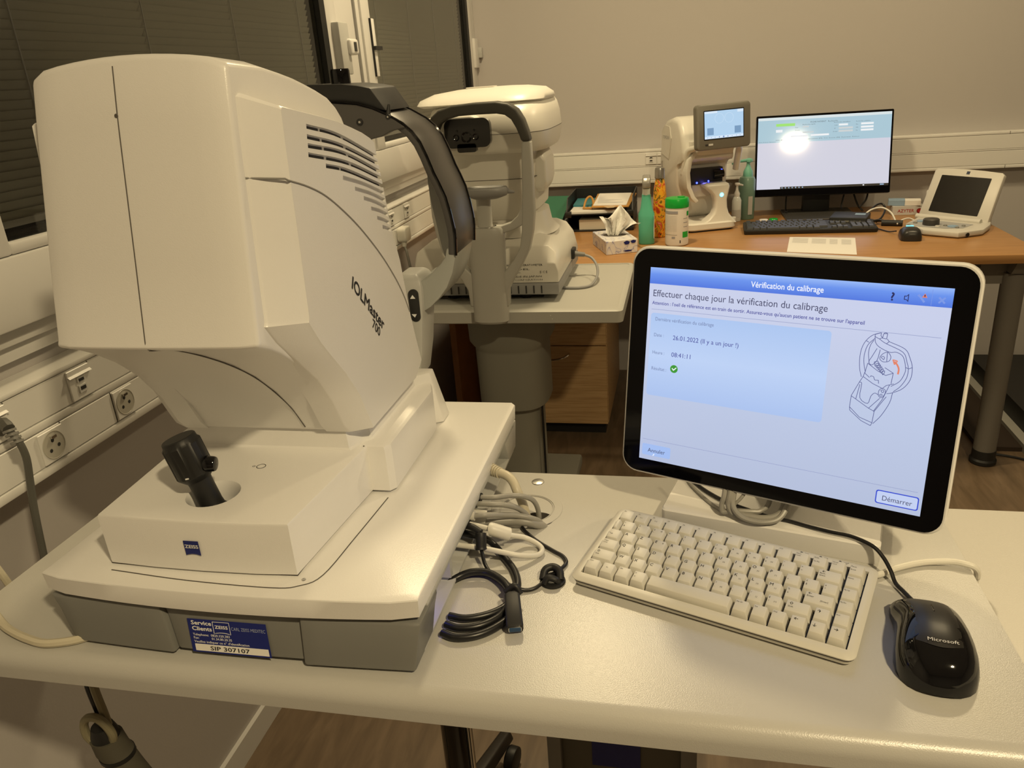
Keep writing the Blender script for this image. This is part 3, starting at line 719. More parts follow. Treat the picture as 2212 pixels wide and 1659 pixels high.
# inner cheek liner seen through the opening
def liner(side):
    f = (lambda x: x) if side > 0 else (lambda x: 2*XC-x)
    L_ = [(-.343, 1.232), (-.3435, 1.215), (-.344, 1.191), (-.342, 1.163), (-.338, 1.137), (-.336, 1.119), (-.333, 1.100), (-.329, 1.085)]
    R_ = [(-.330, 1.245), (-.3345, 1.215), (-.337, 1.191), (-.333, 1.172), (-.328, 1.156), (-.322, 1.142), (-.316, 1.122), (-.309, 1.100)]
    b = MB(); b.rings([[(f(a), 1.050, c_), (f(a), 1.056, c_), (f(g), 1.060, h_), (f(g), 1.054, h_)] for (a, c_), (g, h_) in zip(L_, R_)]); return b
for s_ in (1, -1): obj('cheek_liner', liner(s_), M_DEVG, hr)
b = MB(); b.cyl((-.318, 1.045, 1.128), (-.318, 1.052, 1.128), .0022); obj('liner_pin', b, M_STEEL, hr)
# upright handle posts with the up/down keys
for s_ in (1, -1):
    f = (lambda x: x) if s_ > 0 else (lambda x: 2*XC-x)
    b = MB(); b.rings([[(f(-.3385-(.0 if z > 1.04 else .0)-dx), y0, z), (f(-.3415-dx), y1, z), (f(-.372), y1, z), (f(-.372), y0, z)] for z, y0, y1, dx in
        ((.940, .948, 1.005, .0125), (.98, .951, 1.015, .0065), (1.04, .955, 1.020, 0), (1.068, .956, 1.020, -.001), (1.079, .960, 1.018, .002), (1.084, .968, 1.010, .008))])
    b.bevel(.003, 2, 25); hp = obj('handle_post', b, M_DEVG, t)
    if s_ > 0:
        k = MB(); pr = rrect(-.3565, -.3425, 1.022, 1.0665, .0068, 7); k.prism(pr, 'y', .9525, .957); k.bevel(.001); kp = obj('height_keys', k, M_BLACK, hp)
        k = MB(); k.prism([(-.3535, 1.0545), (-.3465, 1.0545), (-.350, 1.0595)], 'y', .9518, .9530); obj('arrow_mark', k, M_WHITEINK, kp); k = MB(); k.prism([(-.3540, 1.0330), (-.3500, 1.0285), (-.3470, 1.0330)], 'y', .9518, .9530); obj('arrow_mark', k, M_WHITEINK, kp)
b = MB(); b.box(XC-.090, XC+.090, .985, 1.015, .945, 1.066); b.bevel(.006, 3); obj('chin_rest_support', b, M_DEVG, t)
b = MB(); b.prism([(.955, 1.064), (1.0, 1.062), (1.02, 1.068), (1.02, 1.074), (.985, 1.078), (.955, 1.073)], 'x', XC-.05, XC+.085); b.bevel(.003, 2); obj('chin_rest', b, M_DEVG, t)
b = MB(); b.hexa([(-.362, .90, .8855), (-.318, .93, .8855), (-.318, .96, .8855), (-.37, .96, .8855), (-.362, .90, .958), (-.331, .93, .958), (-.331, .947, .958), (-.37, .947, .958)]); b.bevel(.002); obj('post_socket', b, M_DEV, t)

# ------------------------------------------------------------------ near monitor
MM = Matrix(((.93218, .35723, .05854, .1007), (-.36200, .91955, .15296, .81177), (.00081, -.16378, .98650, .99503), (0, 0, 0, 1)))
def local_thing(name, label, cat, M, **k): return thing(name, label, cat, M=M, **k)
t = local_thing('monitor', 'white touch monitor with black glass showing the calibration screen', 'monitor', MM)
b = MB(); o_ = rrect(-.1755, .1750, -.1330, .1375, .020, 7); s1 = rrect(-.1740, .1735, -.1315, .1360, .019, 7); bk = rrect(-.150, .150, -.110, .115, .03, 7)
b.rings([[(x, -.0005, z) for x, z in s1], [(x, .0015, z) for x, z in o_], [(x, .016, z) for x, z in o_], [(x*.985, .024, z*.985) for x, z in o_], [(x, .045, z) for x, z in bk]])
sh = obj('case', b, M_DEV, t, world=False)
b = MB(); b.prism(rrect(-.1725, .1720, -.1300, .1345, .018, 7), 'y', -.0022, .001); obj('front_glass', b, M_BEZEL, t, world=False)
E_BG = None
def screen_mat(name, stops, s=1.0, axis='z', lo=0, hi=1):
    m = bpy.data.materials.new(name); m.use_nodes = True; nt = m.node_tree; b = nt.nodes['Principled BSDF']
    b.inputs['Base Color'].default_value = (.01, .01, .01, 1); b.inputs['Roughness'].default_value = .15
    tc = nt.nodes.new('ShaderNodeTexCoord'); sp = nt.nodes.new('ShaderNodeSeparateXYZ'); mr = nt.nodes.new('ShaderNodeMapRange')
    mr.inputs[1].default_value = lo; mr.inputs[2].default_value = hi; rp = nt.nodes.new('ShaderNodeValToRGB'); e = rp.color_ramp.elements
    e[0].position, e[0].color = stops[0][0], (*stops[0][1], 1); e[1].position, e[1].color = stops[-1][0], (*stops[-1][1], 1)
    for p, c in stops[1:-1]: e.new(p).color = (*c, 1)
    nt.links.new(tc.outputs['Object'], sp.inputs[0]); nt.links.new(sp.outputs['XYZ'.index(axis.upper())], mr.inputs[0]); nt.links.new(mr.outputs[0], rp.inputs['Fac'])
    nt.links.new(rp.outputs['Color'], b.inputs['Emission Color']); b.inputs['Emission Strength'].default_value = s
    return m
LY = [-.0024]
def rect(x0, x1, z0, z1, y): 
    return [(x0, y, z0), (x1, y, z0), (x1, y, z1), (x0, y, z1)]
def patch(par, name, pts2, m, lay, world=False):
    b = MB(); b.poly([(x, -.0023-.00012*lay, z) for x, z in pts2]); return obj(name, b, m, par, world=world, recalc=False)
S_BG = screen_mat('screen_background', [(0, srgb(180, 191, 219)), (.5, srgb(188, 200, 228)), (1, srgb(200, 207, 234))], 1.0, 'z', -.114, .08)
S_BAR = screen_mat('screen_title_bar', [(0, srgb(78, 118, 222)), (.6, srgb(104, 146, 236)), (1, srgb(150, 184, 246))], 1.0, 'z', .0955, .114)
S_PAN = screen_mat('screen_info_panel', [(0, srgb(170, 194, 238)), (.5, srgb(188, 209, 245)), (1, srgb(172, 198, 240))], 1.0, 'z', -.035, .062)
S_W = emis('screen_white', srgb(240, 244, 255), 1); S_INK = emis('screen_ink', srgb(62, 66, 100), 1); S_INKB = emis('screen_ink_blue', srgb(56, 62, 150), 1)
S_GREY = emis('screen_grey_text', srgb(112, 128, 170), 1); S_LINE = emis('screen_rule', srgb(150, 160, 200), 1); S_BTN = emis('screen_button', srgb(160, 188, 240), 1)
S_BTN2 = emis('screen_button_pale', srgb(192, 206, 240), 1); S_DBLUE = emis('screen_deep_blue', srgb(40, 70, 205), 1); S_GREEN = emis('screen_green', srgb(52, 150, 50), 1)
S_ORNG = emis('screen_orange', srgb(224, 128, 100), 1); S_DARK = emis('screen_dark_icon', srgb(24, 32, 90), 1); S_ICO = emis('screen_faded_icon', srgb(120, 150, 228), 1)
sc = MB(); sc.poly([(x, -.00235, z) for x, z in ((-.152, -.114), (.152, -.114), (.152, .114), (-.152, .114))]); sc_o = obj('screen', sc, S_BG, t, world=False, recalc=False)
patch(sc_o, 'title_bar', [(-.152, .0957), (.152, .0957), (.152, .114), (-.152, .114)], S_BAR, 1)
def stext(par, s_, x, z, h, width, m, bold=0.0, name='screen_text', lay=2):
    b = MB(); b.text(s_, (x, -.0023-.00012*lay, z), (h, 0, 0), (0, 0, h), bold=bold, width=width, res=3); return obj(name, b, m, par, world=False)
stext(sc_o, 'V\u00e9rification du calibrage', -.037, .1005, .0088, .0735, S_W, .012)
stext(sc_o, 'Effectuer chaque jour la v\u00e9rification du calibrage', -.1475, .0815, .0108, .190, S_INK)
stext(sc_o, "Attention : l'oeil de r\u00e9f\u00e9rence est en train de sortir. Assurez-vous qu'aucun patient ne se trouve sur l'appareil", -.1475, .0722, .0056, .226, S_INKB, .01)
patch(sc_o, 'rule', [(-.148, .0664), (.147, .0664), (.147, .0669), (-.148, .0669)], S_LINE, 1)
pa = patch(sc_o, 'info_panel', rrect(-.148, .049, -.0345, .0625, .0035), S_PAN, 1)
stext(sc_o, 'Derni\u00e8re v\u00e9rification du calibrage', -.1427, .0538, .0058, .0690, S_GREY)
stext(sc_o, 'Date :', -.1432, .0355, .0056, .0122, S_GREY); stext(sc_o, 'Heure :', -.1437, .0150, .0056, .0148, S_GREY); stext(sc_o, 'R\u00e9sultat :', -.1437, -.0040, .0056, .0185, S_GREY)
stext(sc_o, '26.01.2022 (Il y a un jour !)', -.1200, .0338, .0074, .0755, S_INKB); stext(sc_o, '08:41:11', -.1205, .0142, .0074, .0230, S_INKB)
ck = patch(sc_o, 'check_badge', [(-.1160+.0046*math.cos(a*PI/14), .0002+.0046*math.sin(a*PI/14)) for a in range(28)], S_GREEN, 2)
patch(sc_o, 'check_mark', [(-.1187, .0004), (-.1180, .0013), (-.1165, -.0004), (-.1135, .0024), (-.1128, .0016), (-.1165, -.0020)], S_W, 3)
patch(sc_o, 'rule', [(-.149, -.0893), (.147, -.0898), (.147, -.0893), (-.149, -.0888)], S_LINE, 1)
patch(sc_o, 'cancel_button', rrect(-.1487, -.1132, -.1085, -.0947, .002), S_BTN, 1)
stext(sc_o, 'Annuler', -.1415, -.1042, .0070, .0217, S_INK)
patch(sc_o, 'pointer_glint', [(-.1352, -.1085), (-.1338, -.1056), (-.1325, -.1062), (-.1338, -.1080)], S_W, 3)
patch(sc_o, 'start_button_border', rrect(.1095, .1492, -.1090, -.0945, .0024), S_DBLUE, 1)
patch(sc_o, 'start_button', rrect(.1106, .1481, -.1079, -.0956, .0018), S_BTN2, 2)
stext(sc_o, 'D\u00e9marrer', .1155, -.1050, .0076, .0280, S_INK, lay=3)
stext(sc_o, '?', .0985, .0985, .0110, None, S_DARK, .03)
patch(sc_o, 'speaker_icon', [(.1105, .1000), (.1125, .1000), (.1145, .0980), (.1145, .1060), (.1125, .1040), (.1105, .1040)], S_DARK, 2)
patch(sc_o, 'speaker_icon_inside', [(.1112, .1007), (.1127, .1007), (.1138, .0996), (.1138, .1044), (.1127, .1033), (.1112, .1033)], S_BAR, 3)
patch(sc_o, 'tool_icon', [(.1215, .1050), (.1235, .1035), (.1275, .0985), (.1290, .0996), (.1250, .1046), (.1232, .1066)], S_ICO, 2)
patch(sc_o, 'warning_icon', [(.1258, .1035), (.1304, .1035), (.1281, .1075)], S_ORNG, 3)
patch(sc_o, 'warning_icon_mark', [(.1278, .1042), (.1285, .1042), (.1287, .1062), (.1275, .1062)], S_DARK, 4)
patch(sc_o, 'divider', [(.1340, .0965), (.1344, .0965), (.1344, .1120), (.1340, .1120)], S_ICO, 2)
for q in ((.1402, .0995, .1455, .1048), (.1402, .1048, .1455, .0995)):
    x0, z0, x1, z1 = q; dz = .0009; patch(sc_o, 'close_icon', [(x0-.0006, z0+.0006*(1 if z1 > z0 else -1)), (x0+.0006, z0-.0006*(1 if z1 > z0 else -1)), (x1+.0006, z1-.0006*(1 if z1 > z0 else -1)), (x1-.0006, z1+.0006*(1 if z1 > z0 else -1))][::(1 if z1 > z0 else -1)], S_ICO, 2)
# line drawing on the screen (pixel grid of the picture, mapped to the panel)
def dr(x, y): # 1161 x 1659 drawing field
    return (.0705+(x-360)/640*.0530+(y-470)*.0000045, .0628-(y-470)/1075*.0945+ (x-360)*.0000105)
dl = MB()
def dline(pts, r=.00028, closed=False, sm_=0):
    P_ = [V(dr(*p)[0], -.0027, dr(*p)[1]) for p in pts]
    if closed: P_.append(P_[0])
    if sm_: P_ = smooth_path(P_, sm_)
    for a, c_ in zip(P_, P_[1:]):
        d_ = (c_-a)
        if d_.length < 1e-6: continue
        d_.normalize(); n_ = V(-d_.z, 0, d_.x)*r; dl.poly([a-n_, c_-n_, c_+n_, a+n_])
dline([(650, 468), (560, 495), (490, 560), (450, 650), (437, 760), (445, 880), (470, 975)], sm_=4)
dline([(590, 530), (520, 600), (488, 700), (485, 800), (510, 920)], sm_=4); dline([(580, 550), (545, 610), (530, 700), (545, 810)], sm_=4)
dline([(495, 555), (525, 575)]); dline([(590, 485), (655, 468), (650, 500), (670, 525), (635, 538), (588, 510)], closed=True)
dline([(588, 510), (600, 580), (650, 635), (760, 690), (830, 690), (905, 740), (940, 860), (935, 930), (890, 1020), (800, 1080)], sm_=4)
dline([(680, 480), (670, 530), (715, 540), (722, 480)], closed=True); dline([(680, 480), (700, 468), (722, 480)], sm_=3); dline([(722, 540), (745, 570), (715, 595)])
dline([(745, 570), (920, 655), (980, 760), (1012, 870), (1000, 1000), (930, 1100), (830, 1150), (760, 1165)], sm_=4)
dline([(640, 540), (710, 590), (900, 690), (950, 800), (970, 880), (960, 980), (900, 1080), (830, 1140)], sm_=4); dline([(940, 860), (975, 878), (1010, 862)])
dline([(620, 645), (570, 740), (540, 800), (575, 835), (630, 780), (655, 660)], sm_=3)
dline([(660, 740), (690, 705), (740, 690), (775, 740), (760, 790), (700, 800), (660, 770)], closed=True, sm_=3)
dline([(690, 765), (672, 748), (690, 735), (708, 750), (700, 775)], closed=True, sm_=3); dline([(735, 690), (735, 795)])
for k in range(6): dline([(600+k*18, 800+k*22), (640+k*16, 790+k*22), (650+k*14, 835+k*18), (612+k*18, 850+k*20)], closed=True)
dline([(530, 815), (640, 900), (735, 955), (815, 928), (800, 1050)]); dline([(530, 815), (505, 930), (560, 980)]); dline([(720, 865), (815, 928)])
dline([(505, 920), (490, 970), (600, 1050), (710, 1105), (750, 1070), (830, 1050)]); dline([(490, 970), (455, 1030), (372, 1195), (360, 1330), (480, 1450), (625, 1510), (640, 1375), (575, 1340), (372, 1200)])
dline([(455, 1035), (480, 1055), (470, 1220), (560, 1285), (590, 1200), (630, 1160), (670, 1180)], sm_=3); dline([(460, 1060), (425, 1235)])
dline([(630, 1375), (720, 1230), (785, 1065)]); dline([(575, 1340), (690, 1220)]); dline([(640, 1375), (760, 1200)]); dline([(825, 1150), (800, 1270), (720, 1420), (635, 1520)], sm_=4)
dline([(675, 1130), (700, 1105), (740, 1120), (745, 1160), (715, 1210), (685, 1205), (670, 1170)], closed=True, sm_=3)
dline([(695, 1130), (715, 1120), (730, 1140), (715, 1155)], closed=True, sm_=2); dline([(685, 1180), (705, 1170), (715, 1185), (700, 1200)], closed=True, sm_=2)
dline([(360, 1330), (365, 1370), (500, 1490), (610, 1545), (625, 1510)]); dline([(570, 975), (575, 960), (605, 970), (620, 1010), (660, 1010), (665, 1050)])
dl2 = obj('line_drawing', dl, emis('screen_drawing', srgb(78, 86, 140), 1), sc_o, world=False)
dl = MB(); dline([(865, 940), (870, 880), (845, 825), (815, 795)], r=.0008, sm_=3); dline([(800, 775), (850, 790), (820, 830)], r=.0005, closed=True); obj('orange_arrow', dl, S_ORNG, sc_o, world=False)
# monitor stand
sa = math.radians(-14.2); SM = Matrix.Translation((-.022, .812, T)) @ Matrix.Rotation(sa, 4, 'Z')
b = MB(); b.prism([(0, .004), (.004, 0), (.170, 0), (.170, .024), (.0, .024)], 'x', .0, .2365); b = MB()
b.rings([[(x, y, z) for x, y in rrect(0+e, .2365-e, 0+e, .185, .006, 3)] for z, e in ((0, .001), (.002, 0), (.0225, 0), (.0245, .0015))]); b.xf(SM)
obj('stand_base', b, M_DEV, t)
b = MB(); b.hexa([(.085, .085, .024), (.155, .085, .024), (.155, .13, .024), (.085, .13, .024), (.085, .055, .15), (.155, .055, .15), (.155, .085, .15), (.085, .085, .15)]); b.bevel(.006, 3); b.xf(SM); obj('stand_neck', b, M_DEV, t)
# cable loops hanging below the monitor
t2 = thing('cable_bundle', 'grey cables looped under the monitor in front of its stand neck', 'cable', (.08, .77, .85), group=None)
for k, (lp, r) in enumerate((([(.060, .865, .915), (.053, .835, .885), (.050, .806, .862), (.047, .802, .850), (.048, .800, .841), (.055, .799, .8425), (.066, .798, .8440), (.080, .798, .8440), (.090, .800, .8445), (.099, .806, .853), (.106, .83, .880), (.108, .865, .915)], .0030),
        ([(.066, .865, .915), (.060, .835, .885), (.057, .806, .862), (.055, .801, .851), (.059, .797, .8425), (.068, .794, .8405), (.080, .791, .8405), (.092, .789, .8405), (.104, .791, .8420), (.112, .797, .846), (.117, .812, .860), (.122, .865, .915)], .0045),
        ([(.070, .868, .915), (.063, .838, .885), (.060, .807, .862), (.059, .797, .851), (.066, .789, .8435), (.078, .785, .8400), (.093, .783, .8400), (.107, .786, .8430), (.116, .795, .852), (.124, .815, .868), (.130, .865, .915)], .0032))):
    b = MB(); b.tube(smooth_path(lp, 6), r, 10); obj('looped_cable', b, M_CABG, t2)
b = MB(); b.tube(smooth_path([(.005, .895, .840), (.014, .866, .8368), (.033, .829, .8368), (.045, .813, .8368), (.052, .803, .8400), (.060, .80, .8500), (.075, .81, .87), (.085, .86, .91)], 6), .0020, 8); obj('thin_cable', b, M_CABG, t2)

# ------------------------------------------------------------------ keyboard
KR = Matrix(((.9389, .3441, .0032, .0418), (-.3416, .9331, -.1120, .6990), (-.0415, .1040, .9937, .8259), (0, 0, 0, 1)))
KR3 = KR.to_3x3(); xk = V(.9397, -.3420, 0); yk = V(.340, .934, .105).normalized(); xk = (xk-yk*xk.dot(yk)).normalized(); zk = xk.cross(yk)
KM = Matrix(((xk.x, yk.x, zk.x, .0418), (xk.y, yk.y, zk.y, .6990), (xk.z, yk.z, zk.z, .8275), (0, 0, 0, 1)))
t = thing('keyboard', 'compact beige keyboard with tall keys in front of the white monitor', 'keyboard', M=KM); KB = t
def KL(mb): return mb
b = MB(); 
def kring(z, e, r=.009): return [(x, y, z) for x, y in rrect(-.1415+e, .1415-e, -.0665+e, .0665-e, r, 6)]
b.rings([kring(-.0022, .0010), kring(-.0008, 0), kring(-.0032+.006, -.0) if False else kring(.0, .0), kring(.0022, .0030), kring(.0028, .006)])
kt = obj('top_case', b, M_KEYB, t, world=False)
c = MB(); c.box(-.1330, .1330, -.0565, .0555, -.0015, .02)
M0 = MW[t.name]; c.xf(M0); boolean_cut(kt, c, M_KEYB)
b = MB(); b.rings([[(x, y, z) for x, y in rrect(-.1405+e, .1405-e, -.0655+e, .0655-e, .009, 6)] for z, e in ((-.010, .004), (-.0075, .001), (-.0034, .0005), (-.0024, .0016))])
obj('bottom_case', b, M_KEYB, t, world=False)
b = MB(); b.prism(rrect(-.1405, .1405, -.0655, .0655, .009, 6), 'z', -.0036, -.0020); obj('case_joint', b, M_SEAM, t, world=False)
b = MB(); b.box(-.1329, .1329, -.0564, .0554, -.0022, -.0012); obj('key_well', b, M_BLACK, t, world=False)
for x in (-.11, .11):
    b = MB(); b.box(x-.012, x+.012, .046, .056, -.0225, -.009); obj('tilt_foot', b, M_KEYB, t, world=False)
U = .0176; X0 = -.132; RH = .01835; YT = .0550
def key(x, row, wu, legs, hgt=.0088):
    x0 = X0+x*U; x1 = x0+wu*U; y1 = YT-row*RH; y0 = y1-RH; g = .00045
    b = MB().use(M_KEY)
    A = [(x0+g, y0+g, -.001), (x1-g, y0+g, -.001), (x1-g, y1-g, -.001), (x0+g, y1-g, -.001)]
    B = [(x0+.0020, y0+.0034, hgt-.0010), (x1-.0034, y0+.0034, hgt-.0010), (x1-.0034, y1-.0018, hgt+.0004), (x0+.0020, y1-.0018, hgt+.0004)]
    v = [b.bm.verts.new(p) for p in A+B]
    for f in ((3, 2, 1, 0), (0, 1, 5, 4), (1, 2, 6, 5), (2, 3, 7, 6), (3, 0, 4, 7), (4, 5, 6, 7)): b.face([v[i] for i in f])
    b.bevel(.0007, 2, 30)
    zt = lambda y: hgt-.0010+.0014*(y-(y0+.0034))/((y1-.0018)-(y0+.0034))+.00012
    b.use(M_INK)
    for s_, dx, dy, h in legs:
        yb = y0+.0034+dy; xb = x0+.0024+dx
        b.text(s_, (xb, yb, zt(yb)), (h, 0, 0), V(0, 1, .105).normalized()*h, bold=.012 if h > .003 else .0, res=2)
    return obj('key', b, M_KEY, t, world=False, recalc=False)
def L1(s_): return [(s_, .0006, .0082, .0050)]
def L2(top_, bot): return [(top_, .0006, .0090, .0030), (bot, .0008, .0045, .0030)]
SM_ = .0021
row = ['Esc']+['F%d' % k for k in range(1, 11)]
for k, s_ in enumerate(row): key(k, 0, 1, [(s_, .0006, .0106, SM_)]+([('F%d' % (k+10), .004, .006, SM_)] if k in (1, 2) else []))
key(11, 0, 1, [('Num', .0006, .0098, SM_), ('Lock', .0006, .0072, SM_)]); key(12, 0, 1, [('PrtSc', .0004, .0098, SM_), ('Sys Rq', .0004, .0050, SM_)])
key(13, 0, 1, [('Scroll', .0006, .0098, SM_), ('Lock', .0006, .0072, SM_)]); key(14, 0, 1, [('Pause', .0004, .0098, SM_), ('Break', .0004, .0056, SM_)])
key(0, 1, .5, [])
for k, (a, c_) in enumerate((('1', '&'), ('2', '\u00e9'), ('3', '"'), ('4', "'"), ('5', '('), ('6', '-'), ('7', '\u00e8'), ('8', '_'), ('9', '\u00e7'), ('0', '\u00e0'), ('\u00b0', ')'), ('+', '='))):
    key(.5+k, 1, 1, L2(a, c_)+([('[%s]' % ('7890'[k-6]), .006, .0052, SM_)] if 6 <= k <= 9 else ([('@', .0085, .0092, SM_)] if k in (2,) else [])))
key(12.5, 1, 1.5, [('\u2190', .0025, .0094, .004), ('Back-', .001, .0070, .0026), ('space', .001, .0043, .0026)]); key(14, 1, 1, [('Home', .0004, .0098, SM_)])
key(0, 2, 1, [('Tab', .0006, .0050, .0026)])
for k, s_ in enumerate('AZERTYUIOP'): key(1+k, 2, 1, L1(s_)+([('\u20ac', .0088, .0086, .0026)] if s_ == 'E' else [])+([('[%s]' % '456*'['UIOP'.index(s_)], .006, .0050, SM_)] if s_ in 'UIOP' else []))
for k, (a, c_) in enumerate((('\u00a8', '^'), ('\u00a3', '$'), ('\u00b5', '*'))): key(11+k, 2, 1, L2(a, c_))
key(14, 2, 1, [('Pg Up', .0004, .0098, SM_)])
key(0, 3, 1.25, [('Caps', .0010, .0095, .0024), ('Lock', .0010, .0068, .0024)])
for k, s_ in enumerate('QSDFGHJKLM'): key(1.25+k, 3, 1, L1(s_)+([('[%s]' % '123-'['JKLM'.index(s_)], .006, .0050, SM_)] if s_ in 'JKLM' else []))
key(11.25, 3, 1, L2('%', '\u00f9')); key(12.25, 3, 1.75, [('\u2190', .0016, .0100, .0040), ('Enter', .0012, .0070, .0030), ('[Enter]', .0140, .0040, .0026)]); key(14, 3, 1, [('Pg Dn', .0004, .0098, SM_)])
key(0, 4, 1.5, [('\u21e7', .0010, .0080, .0040), ('Shift', .0010, .0045, .0024)])
for k, s_ in enumerate('WXCVBN'): key(1.5+k, 4, 1, L1(s_))
for k, (a, c_) in enumerate((('?', ','), ('.', ';'), ('/', ':'), ('\u00a7', '!'))): key(7.5+k, 4, 1, L2(a, c_)+([('[%s]' % '0.,+'[k], .006, .0050, SM_)] if k != 1 else []))
key(11.5, 4, 1.5, [('\u21e7', .0020, .0080, .0042), ('Shift', .0016, .0045, .0028)]); key(13, 4, 1, [('\u2191', .0010, .0070, .0050)]); key(14, 4, 1, [('End', .0004, .0098, SM_)])
for k, (s_, x) in enumerate((('Ctrl', 0), ('Fn', 1), ('Alt', 2))): key(x, 5, 1, [(s_, .0010 if k != 1 else .004, .0098 if k != 1 else .006, .0024)])
key(3, 5, 1, L2('>', '<')); key(4, 5, 5, []); key(9, 5, 1, [('Alt Gr', .0004, .0098, .0024)]); key(10, 5, 1, [('Ins', .0006, .0098, .0024)]); key(11, 5, 1, [('Del', .0006, .0098, .0024)])
key(12, 5, 1, [('\u2190', .0016, .0078, .0050)]); key(13, 5, 1, [('\u2193', .0010, .0060, .0050)]); key(14, 5, 1, [('\u2192', .0016, .0078, .0050)])
for k in range(3):
    x = .067+k*.0190; b = MB(); b.lathe([(.0015, 0), (.0014, .0003)], (x, .0600, .0030), 12); b.xf(Matrix.Translation((0, 0, -.0001))); obj('lock_light', b, M_SOCKD, t, world=False)
    b = MB(); b.text(('num', 'caps', 'scroll')[k], (x+.0034, .0600, .0030), (.0022, 0, 0), (0, .0022, 0), res=2); b.text('lock', (x+.0034, .0582, .0030), (.0022, 0, 0), (0, .0022, 0), res=2); obj('light_legend', b, M_INK, t, world=False)
b = MB(); b.tube(smooth_path([(.192, .728, .815), (.205, .735, .8137), (.222, .747, .8137), (.250, .760, .8137), (.277, .763, .8150), (.292, .759, .8155), (.301, .757, .8125), (.3055, .761, .800), (.3055, .765, .775), (.3055, .77, .60)], 6), .0034, 10)
obj('keyboard_cable', b, M_CABW, t)

# ------------------------------------------------------------------ mouse
ma = math.radians(-8); MX = Matrix.Translation((.2235, .6225, T)) @ Matrix.Rotation(ma, 4, 'Z')
t = thing('computer_mouse', 'black two-button mouse with grey wheel beside the beige keyboard', 'mouse', M=MX); MO = t
def mouse_body(par, L_, secs, m, name, z0=0):
    b = MB(); rings = []
    for y, wl_, wr, h, zb in secs:
        r = []
        for k in range(25):
            a = PI*k/24; ca, sa_ = math.cos(a), math.sin(a)
            x = 1.07*(wr if ca > 0 else wl_)*abs(ca)**.72*(1 if ca > 0 else -1); z = zb+(h-zb)*sa_**.72
            r.append((x, y, z))
        rings.append(r)
    b.rings(rings); return b
secs = [(-.0580, .003, .003, .006, .003), (-.0572, .0095, .0095, .012, .003), (-.0550, .0155, .0155, .018, .002), (-.0505, .0220, .0220, .0245, .0015), (-.0440, .0268, .0268, .0300, .001), (-.035, .0298, .0300, .0345, .001), (-.022, .0308, .0315, .0375, .001), (-.008, .0298, .0313, .0385, .001), (.006, .0280, .0305, .0370, .001), (.018, .0268, .0295, .0340, .001), (.030, .0268, .0285, .0298, .001), (.041, .0285, .0270, .0250, .001), (.050, .0290, .0245, .0205, .002), (.0555, .0265, .0200, .0165, .003), (.0575, .020, .014, .0120, .004)]
body = mouse_body(t, 0, secs, None, 'b'); obj('shell', body, M_GLOSS, t, world=False, sharp=60)
def mouse_h(x, y):
    for (a, b_) in zip(secs, secs[1:]):
        if a[0] <= y <= b_[0]:
            k = (y-a[0])/(b_[0]-a[0]); s_ = [p+(q-p)*k for p, q in zip(a, b_)]; w_ = s_[2] if x > 0 else s_[1]; q = min(1, abs(x)/w_)
            ca = q**(1/.72); return s_[4]+(s_[3]-s_[4])*math.sqrt(max(0, 1-ca*ca))**.72
    return .002
b = MB(); cols = []
for j in range(15):
    y = -.024+.0785*j/14; k = j/14; r = []
    for i in range(13):
        q = -1+2*i/12; wv = .0235-(.004 if k > .9 else 0); x = q*wv+.001; yy = y-(1-abs(q)**2)*.011*(1-k)*1.0+(0)
        r.append((x, yy, mouse_h(x, yy)+.0006))
    cols.append(r)
for a, c_ in zip(cols, cols[1:]):
    pass
R_ = [[b.bm.verts.new(p) for p in r] for r in cols]
for a, c_ in zip(R_, R_[1:]):
    for i in range(12): b.face([a[i], a[i+1], c_[i+1], c_[i]])
obj('button_panel', b, mat('mouse_satin_black', (.018, .017, .016), .38), t, world=False, sharp=60)
b = MB(); b.prism([(.0425+.0115*math.cos(a*PI/12), .0118+.0115*math.sin(a*PI/12)) for a in range(24)], 'x', -.0036, .0044); b.bevel(.0012, 2); obj('scroll_wheel', b, mat('wheel_grey', (.28, .27, .26), .4), t, world=False)
b = MB()
for (y0, y1) in ((.014, .029),):
    b.tube([(.0003, y, mouse_h(0, y)+.0007) for y in (y0, .022, y1)], .0006, 6)
obj('button_split', b, M_GLOSS, t, world=False)
b = MB(); b.text('Microsoft', (-.0105, -.0300, mouse_h(0, -.030)+.0012), (.0052, 0, 0), V(0, .0052, .0008), bold=.004, width=.0245); obj('brand_text', b, mat('silver_print', (.62, .62, .64), .35), t, world=False)
b = MB(); b.tube(smooth_path([(.229, .678, .820), (.225, .690, .8155), (.220, .706, .8145), (.2155, .720, .8145), (.2125, .730, .822), (.207, .742, .830), (.198, .752, .8365), (.180, .764, .8390), (.160, .772, .8385), (.140, .783, .8370), (.120, .793, .8368), (.100, .800, .8368), (.080, .812, .8368), (.062, .824, .8368), (.045, .838, .8368), (.026, .861, .8368), (.01, .89, .8368), (-.01, .93, .838)], 6), .0021, 8); obj('mouse_cable', b, M_CABK, t)

